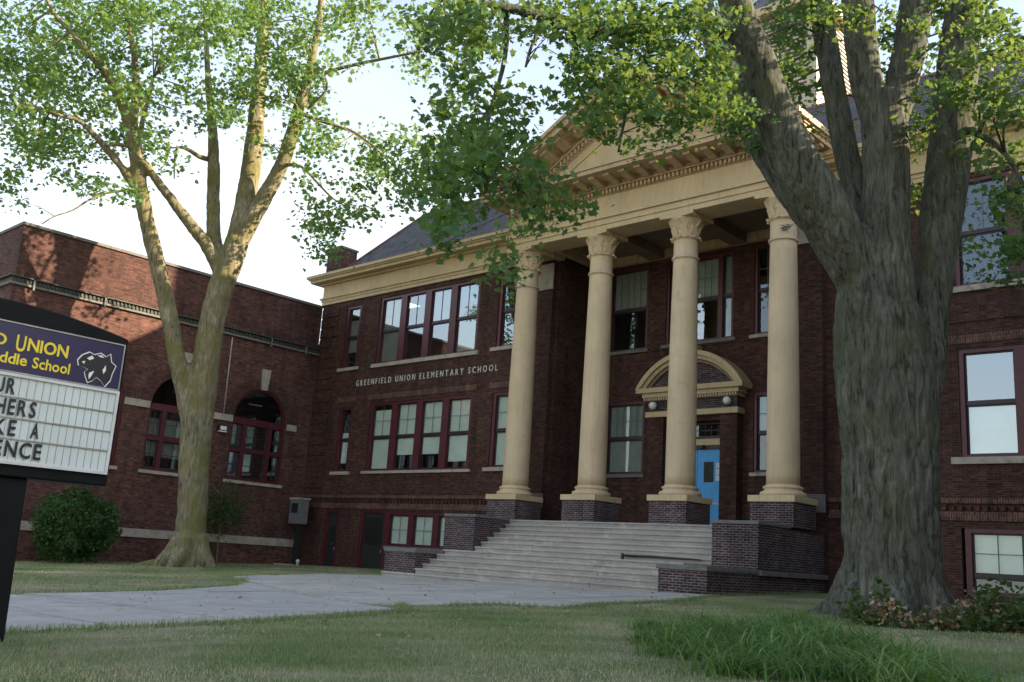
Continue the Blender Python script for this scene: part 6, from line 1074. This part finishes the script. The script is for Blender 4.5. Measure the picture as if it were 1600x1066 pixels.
# camera view test, used only to keep the upper crowns (outside the traced part) from crossing the traced gaps
CM = np.array([[0.74056988, 0.66904242, 0.06275749], [0.10187207, -0.20409227, 0.9736367], [-0.66421257, 0.71465278, 0.21930133]])
def inview(p, my=0.0):
    q_ = CM@np.array(p[:3]); 
    if q_[2] < .1: return False
    x = q_[0]/q_[2]*1517.1; y = q_[1]/q_[2]*1517.1
    return abs(x) < 830 and -560 < y < 533+my
def upper_crown(c, rad, n, k, zmin):
    out = []
    while len(out) < n:
        d = rng.normal(size=3); d /= np.linalg.norm(d); r_ = rng.uniform(.45, 1)**.6
        p = np.array(c)+d*r_*np.array(rad)
        if p[2] < zmin or inview(p, 25): continue
        out.append((*p, k))
    return out
rootsR = []
for a, L_, r_ in ((200, 1.9, .42), (245, 1.5, .36), (300, 1.6, .36), (350, 1.7, .36), (20, 1.5, .34), (80, 1.4, .34), (140, 1.5, .36), (170, 1.7, .3)):
    ca, sa = math.cos(R(a)), math.sin(R(a)); bx_, by_ = -6.70, 17.2
    rootsR.append([(bx_+ca*.45, by_+sa*.45, .7, r_*.6), (bx_+ca*.62, by_+sa*.62, -.05, r_*.8), (bx_+ca*.9, by_+sa*.9, -.45, r_*.62), (bx_+ca*1.25, by_+sa*1.25, gz(bx_+ca*1.25, by_+sa*1.25)-.06, r_*.42), (bx_+ca*L_, by_+sa*L_, gz(bx_+ca*L_, by_+sa*L_)-.18, r_*.35)])
make_tree('R', 'cr', (-6.7, 17.2, gz(-6.7, 17.2)), 'massive grey maple tree in the right foreground with several thick limbs', 'bark_right', 'leaf_right', rootsR,
          .110, 52, .19, upper_crown((-7.5, 17.5, 15.5), (8.5, 8.0, 6.5), 130, 45, 9.0), .036, .06, 3)
rootsL = []
for a, L_ in ((215, 2.3), (250, 1.2), (300, 1.3), (20, 1.2), (100, 1.2), (185, 1.7), (150, 1.3)):
    ca, sa = math.cos(R(a)), math.sin(R(a)); bx_, by_ = -33.7, 19.4
    rootsL.append([(bx_+ca*.35, by_+sa*.35, .1, .34), (bx_+ca*.6, by_+sa*.6, -.6, .36), (bx_+ca*1.0, by_+sa*1.0, -.95, .24), (bx_+ca*L_, by_+sa*L_, gz(bx_+ca*L_, by_+sa*L_)-.1, .13)])
make_tree('L', 'cl', (-33.7, 19.4, gz(-33.7, 19.4)), 'tall maple tree with mossy forked trunk on the lawn before the brick annex', 'bark_left', 'leaf_left', rootsL,
          .18, 72, .40, upper_crown((-37.5, 16.0, 22.0), (8.5, 8.5, 6), 75, 45, 13.0), .06, .05, 3)

# ------------------------------------------------------------------ shrubs
def shrub(name, at, rad, n, size, mat, label, cat, parent_stem=True, tintm=.45):
    t = thing(name, at, label, cat); at = np.array(at)
    st_ = MB()
    for k in range(9):
        a = rng.uniform(0, 6.28); r_ = rng.uniform(.3, .8)
        st_.tube([(at[0]+.05*math.cos(a), at[1]+.05*math.sin(a), at[2]-.05, .03), (at[0]+rad[0]*.3*r_*math.cos(a), at[1]+rad[1]*.3*r_*math.sin(a), at[2]+rad[2]*.7, .02), (at[0]+rad[0]*r_*math.cos(a)*.8, at[1]+rad[1]*r_*math.sin(a)*.8, at[2]+rad[2]*1.2, .008)], 5)
    st_.build('stem', M['bark_left'], t)
    d = rng.normal(size=(n, 3)); d /= np.linalg.norm(d, axis=1)[:, None]; r_ = (rng.uniform(.55, 1.0, n))**.5
    lump = 1+.16*np.sin(d[:, 0]*5+1)*np.cos(d[:, 1]*6)+.11*np.sin(d[:, 2]*9+d[:, 0]*7)+.06*np.sin(d[:, 1]*17+d[:, 2]*13)+rng.normal(0, .035, n)
    P = at+np.array([0, 0, rad[2]*1.02])+d*(r_*lump)[:, None]*np.array(rad); P = P[P[:, 2] > at[2]+.1]
    cl_ = .5+.5*np.sin(P[:, 0]*4.1+P[:, 2]*3.3)*np.sin(P[:, 1]*3.7+P[:, 2]*2.1)
    leaf_obj('foliage', M[mat], P, rng.uniform(.7, 1.3, len(P))*size, np.clip(rng.normal(tintm-.15+.3*cl_, .15), 0, 1), t, 'diamond', .4)
    return t
shrub('shrub', (-37.3, 16.6, gz(-37.3, 16.6)), (1.46, 1.4, 1.34), 8500, .13, 'leaf_shrub', 'round dense green shrub against the annex wall below the message sign', 'shrub')
shrub('shrub', (-3.2, 20.6, gz(-3.2, 20.6)), (1.5, 1.1, .55), 3800, .10, 'leaf_shrub', 'low dark green shrub under the basement window right of the big tree', 'shrub', tintm=.25)
shrub('shrub', (-1.2, 19.2, gz(-1.2, 19.2)), (1.3, 1.1, .62), 3000, .10, 'leaf_shrub', 'low dark shrub at the right edge beneath the brick wall', 'shrub', tintm=.2)
sp_ = thing('sapling', (-38.0, 23.2, gz(-38, 23.2)), 'thin dark leafy sapling against the annex wall right of the tree trunk', 'sapling')
s_ = MB(); s_.tube([(-38.0, 23.2, -1.2, .04), (-37.95, 23.15, .3, .03), (-38.1, 23.1, 1.6, .02), (-38.2, 23.2, 2.4, .01)], 6)
for k in range(9):
    a = rng.uniform(0, 6.28); z = .1+k*.22; s_.tube([(-38.0, 23.15, z, .015), (-38.0+.6*math.cos(a), 23.15+.6*math.sin(a), z+.5, .006)], 5)
s_.build('stem', M['bark_left'], sp_)
n = 1500; P = np.array([-38.0, 23.2, 1.35])+rng.normal(0, 1, (n, 3))*np.array([.42, .52, .55])
leaf_obj('foliage', M['leaf_shrub'], P, rng.uniform(.08, .15, n), np.clip(rng.normal(.25, .15, n), 0, 1), sp_, 'diamond')

# ------------------------------------------------------------------ grass
def blades(name, mat, P, H_, lean, wid, tint, seg, at, **k):
    """arching blades: P (n,3) roots, H heights"""
    n = len(P); a = rng.uniform(0, 2*np.pi, n); dx = np.stack([np.cos(a), np.sin(a), np.zeros(n)], 1); sx = np.stack([-np.sin(a), np.cos(a), np.zeros(n)], 1)
    V = []
    for s_ in range(seg+1):
        t = s_/seg; c_ = P+dx*(lean*H_*t*t)[:, None]; c_[:, 2] += H_*(t-.45*lean*t*t*t); w = wid*(1-t)**.7*.5+.0004
        if s_ < seg: V += [c_-sx*(w)[:, None], c_+sx*(w)[:, None]]
        else: V += [c_]
    V = np.stack(V, 1); nv = V.shape[1]; F_ = []
    for s_ in range(seg-1): F_ += [[2*s_, 2*s_+1, 2*s_+3, 2*s_+2]]
    F_ += [[2*seg-2, 2*seg-1, 2*seg]]
    loops = np.concatenate([np.array(f_) for f_ in F_]); lens = [len(f_) for f_ in F_]
    LI = (loops[None, :]+np.arange(n)[:, None]*nv).reshape(-1); V = (V-np.array(at)).reshape(-1, 3)
    me = bpy.data.meshes.new(name); me.vertices.add(len(V)); me.vertices.foreach_set('co', V.reshape(-1).astype(np.float32))
    me.loops.add(len(LI)); me.loops.foreach_set('vertex_index', LI.astype(np.int32)); LT = np.tile(lens, n); me.polygons.add(len(LT))
    me.polygons.foreach_set('loop_start', np.concatenate([[0], np.cumsum(LT)[:-1]]).astype(np.int32)); me.update(calc_edges=True); me.validate()
    at_ = me.attributes.new('tint', 'FLOAT', 'POINT'); at_.data.foreach_set('value', np.repeat(tint, nv).astype(np.float32)); me.materials.append(mat)
    return link(bpy.data.objects.new(name, me), None, at)
def vnoise(x, y):
    return .5+.25*np.sin(x*.9+1.3*np.sin(y*.7+.5))+.15*np.sin(y*1.9+x*1.1+2)+.10*np.sin(x*3.7-y*2.9)
gzv = lambda x, y: -0.79+0.0191*(x+24)+0.0288*(y-21)
def in_poly_v(X, Y, poly):
    c_ = np.zeros(len(X), bool); n = len(poly)
    for i in range(n):
        x1, y1 = poly[i]; x2, y2 = poly[(i+1) % n]
        if y1 == y2: continue
        k = ((y1 > Y) != (y2 > Y)) & (X < (x2-x1)*(Y-y1)/(y2-y1)+x1); c_ ^= k
    return c_
Ps = []
for n, (x0, x1, y0, y1) in ((150000, (-10.6, -1.0, 2.0, 13.0)), (90000, (-12.2, 0, 9, 21.3)), (70000, (-36, -17, 5, 21)), (25000, (-39.2, -25.5, 15, 28))):
    X = rng.uniform(x0, x1, n); Y = rng.uniform(y0, y1, n); ok = ~in_poly_v(X, Y, walkA) & ~in_poly_v(X, Y, walkB)
    ok &= ~((X > -25.2) & (X < -12.7) & (Y > 21.1)); ok &= (X+6.7)**2+(Y-17.2)**2 > 1.0; ok &= (X+33.7)**2+(Y-19.4)**2 > .5
    # bare patches
    ok &= rng.random(n) < np.clip(1.45-1.35*vnoise(X*1.2, Y*1.2), .10, 1)
    Ps.append(np.stack([X[ok], Y[ok], gzv(X[ok], Y[ok])-.004], 1))
P = np.vstack(Ps); v = vnoise(P[:, 0], P[:, 1]); far = np.clip(np.hypot(P[:, 0], P[:, 1])/12, .8, 2.6)
H_ = rng.uniform(.025, .065, len(P))*(.8+.5*(1-v)); tint = np.clip(.0+1.25*v+rng.normal(0, .20, len(P)), 0, 1)
tag(blades('grass', M['grass'], P, H_, rng.uniform(.2, 1.1, len(P)), .0055*far, tint, 2, (-8, 8, -.9)), 'short mown grass with straw coloured patches', 'grass', kind='stuff')
# fringe of longer grass at the path edges and round the wall and trunks
E_ = []
def fringe(pl, n, w):
    for i in range(len(pl)-1):
        (xa, ya), (xb, yb) = pl[i], pl[i+1]; k = int(n*math.hypot(xb-xa, yb-ya)); t = rng.random(k)
        x = xa+(xb-xa)*t+rng.normal(0, w, k); y = ya+(yb-ya)*t+rng.normal(0, w, k); E_.append(np.stack([x, y, gzv(x, y)], 1))
fringe([(-10.12, 3), (-10.4, 7.1), (-11.1, 10), (-12.3, 11)], 260, .06); fringe([(-12.0, 11.7), (-11.75, 12.8), (-10.6, 13.0), (-11.2, 15), (-11.3, 17.5), (-12.5, 21.2)], 260, .07)
fringe([(-17.0, 4), (-17.5, 9.3), (-19.2, 12.3), (-22.5, 14.6)], 160, .08); fringe([(-24.2, 15.2), (-26.7, 20)], 120, .08)
fringe([(-12.75, 21.4), (-12.7, 27)], 150, .12); fringe([(-39.2, 14), (-39.2, 28)], 90, .1); fringe([(-8.2, 16.6), (-7.6, 15.6), (-6, 15.4), (-4.8, 16.8)], 260, .2)
P = np.vstack(E_); tag(blades('grass', M['grass'], P, rng.uniform(.05, .14, len(P)), rng.uniform(.2, .9, len(P)), np.full(len(P), .010), np.clip(rng.normal(.35, .2, len(P)), 0, 1), 2, (-11, 10, -.8)), 'longer grass fringe along the path edges', 'grass', kind='stuff')

# clump of long arching leaves in the right foreground
n = 8500; ctrs = []
while len(ctrs) < 105:
    x, y = rng.uniform(-10.3, -1.8), rng.uniform(7.4, 17)
    # band running from the foreground right to the foot of the podium
    q_ = CM@np.array([x, y, gz(x, y)]); px = 800+q_[0]/q_[2]*1517.1; py = 533-q_[1]/q_[2]*1517.1
    if px > 1005+max(0, (py-1000))*1.1 and px < 1580 and 985+max(0, (px-1240)*.30) < py < 1190: ctrs.append((x, y))
ctrs = np.array(ctrs); idx = rng.integers(0, len(ctrs), n); X = ctrs[idx, 0]+rng.normal(0, .16, n); Y = ctrs[idx, 1]+rng.normal(0, .16, n)
P = np.stack([X, Y, gzv(X, Y)-.01], 1); tc = rng.normal(.45, .12, len(ctrs))[idx]
tag(blades('long_grass', M['lily'], P, rng.uniform(.16, .5, n)*np.clip(tc*1.9, .5, 1.25), rng.uniform(.6, 1.9, n), rng.uniform(.010, .026, n), np.clip(tc+rng.normal(0, .2, n), 0, 1), 5, (-6, 10, -.8)), 'bed of long bright green arching leaves in front of the big tree', 'ground cover', kind='stuff')
# weeds and dry leaves round the foot of the big tree
n = 5200; a = rng.uniform(-1.75, .6, n); r_ = rng.uniform(.9, 2.35, n); X = -6.1+r_*np.cos(a)*1.1; Y = 17.0+r_*np.sin(a)
hgt = rng.uniform(0, .75, n)*np.clip(vnoise(X*3, Y*3)*2.2-.75, .08, 1.1)*np.clip((2.8-r_)/1.0, .25, 1); P = np.stack([X, Y, gzv(X, Y)+.02+hgt], 1)
tag(leaf_obj('undergrowth', M['leaf_weed'], P, rng.uniform(.06, .15, n), np.clip(rng.normal(.35, .25, n), 0, 1), None, 'diamond', .5, at=(-6, 16, -.6)), 'tangled weeds growing round the foot of the big tree', 'undergrowth', kind='stuff')
n = 1500; a = rng.uniform(-1.75, -.2, n); r_ = rng.uniform(1.3, 2.5, n); X = -6.1+r_*np.cos(a); Y = 17.0+r_*np.sin(a)
P = np.stack([X, Y, gzv(X, Y)+.03+rng.uniform(0, .55, n)*(vnoise(X*4, Y*4))], 1); P = P[rng.random(n) < np.clip(vnoise(X*2.5, Y*2.5)*2.2-.6, .05, 1)]; n = len(P)
tag(leaf_obj('dead_leaves', M['leaf_dry'], P, rng.uniform(.05, .10, n), rng.random(n), None, 'diamond', .5, at=(-6, 16, -.6)), 'dry tan leaves caught in the weeds at the tree foot', 'dead leaves', kind='stuff')
# scattered leaves on the lawn, path and steps
n = 260; X = rng.uniform(-24, -3, n); Y = rng.uniform(6, 21, n); P = np.stack([X, Y, gzv(X, Y)+.05], 1)
tag(leaf_obj('fallen_leaves', M['leaf_dry'], P, rng.uniform(.04, .08, n), rng.random(n), None, 'maple', 3.0, at=(-12, 12, -.8)), 'fallen brown leaves scattered over the path and lawn', 'fallen leaves', kind='stuff')
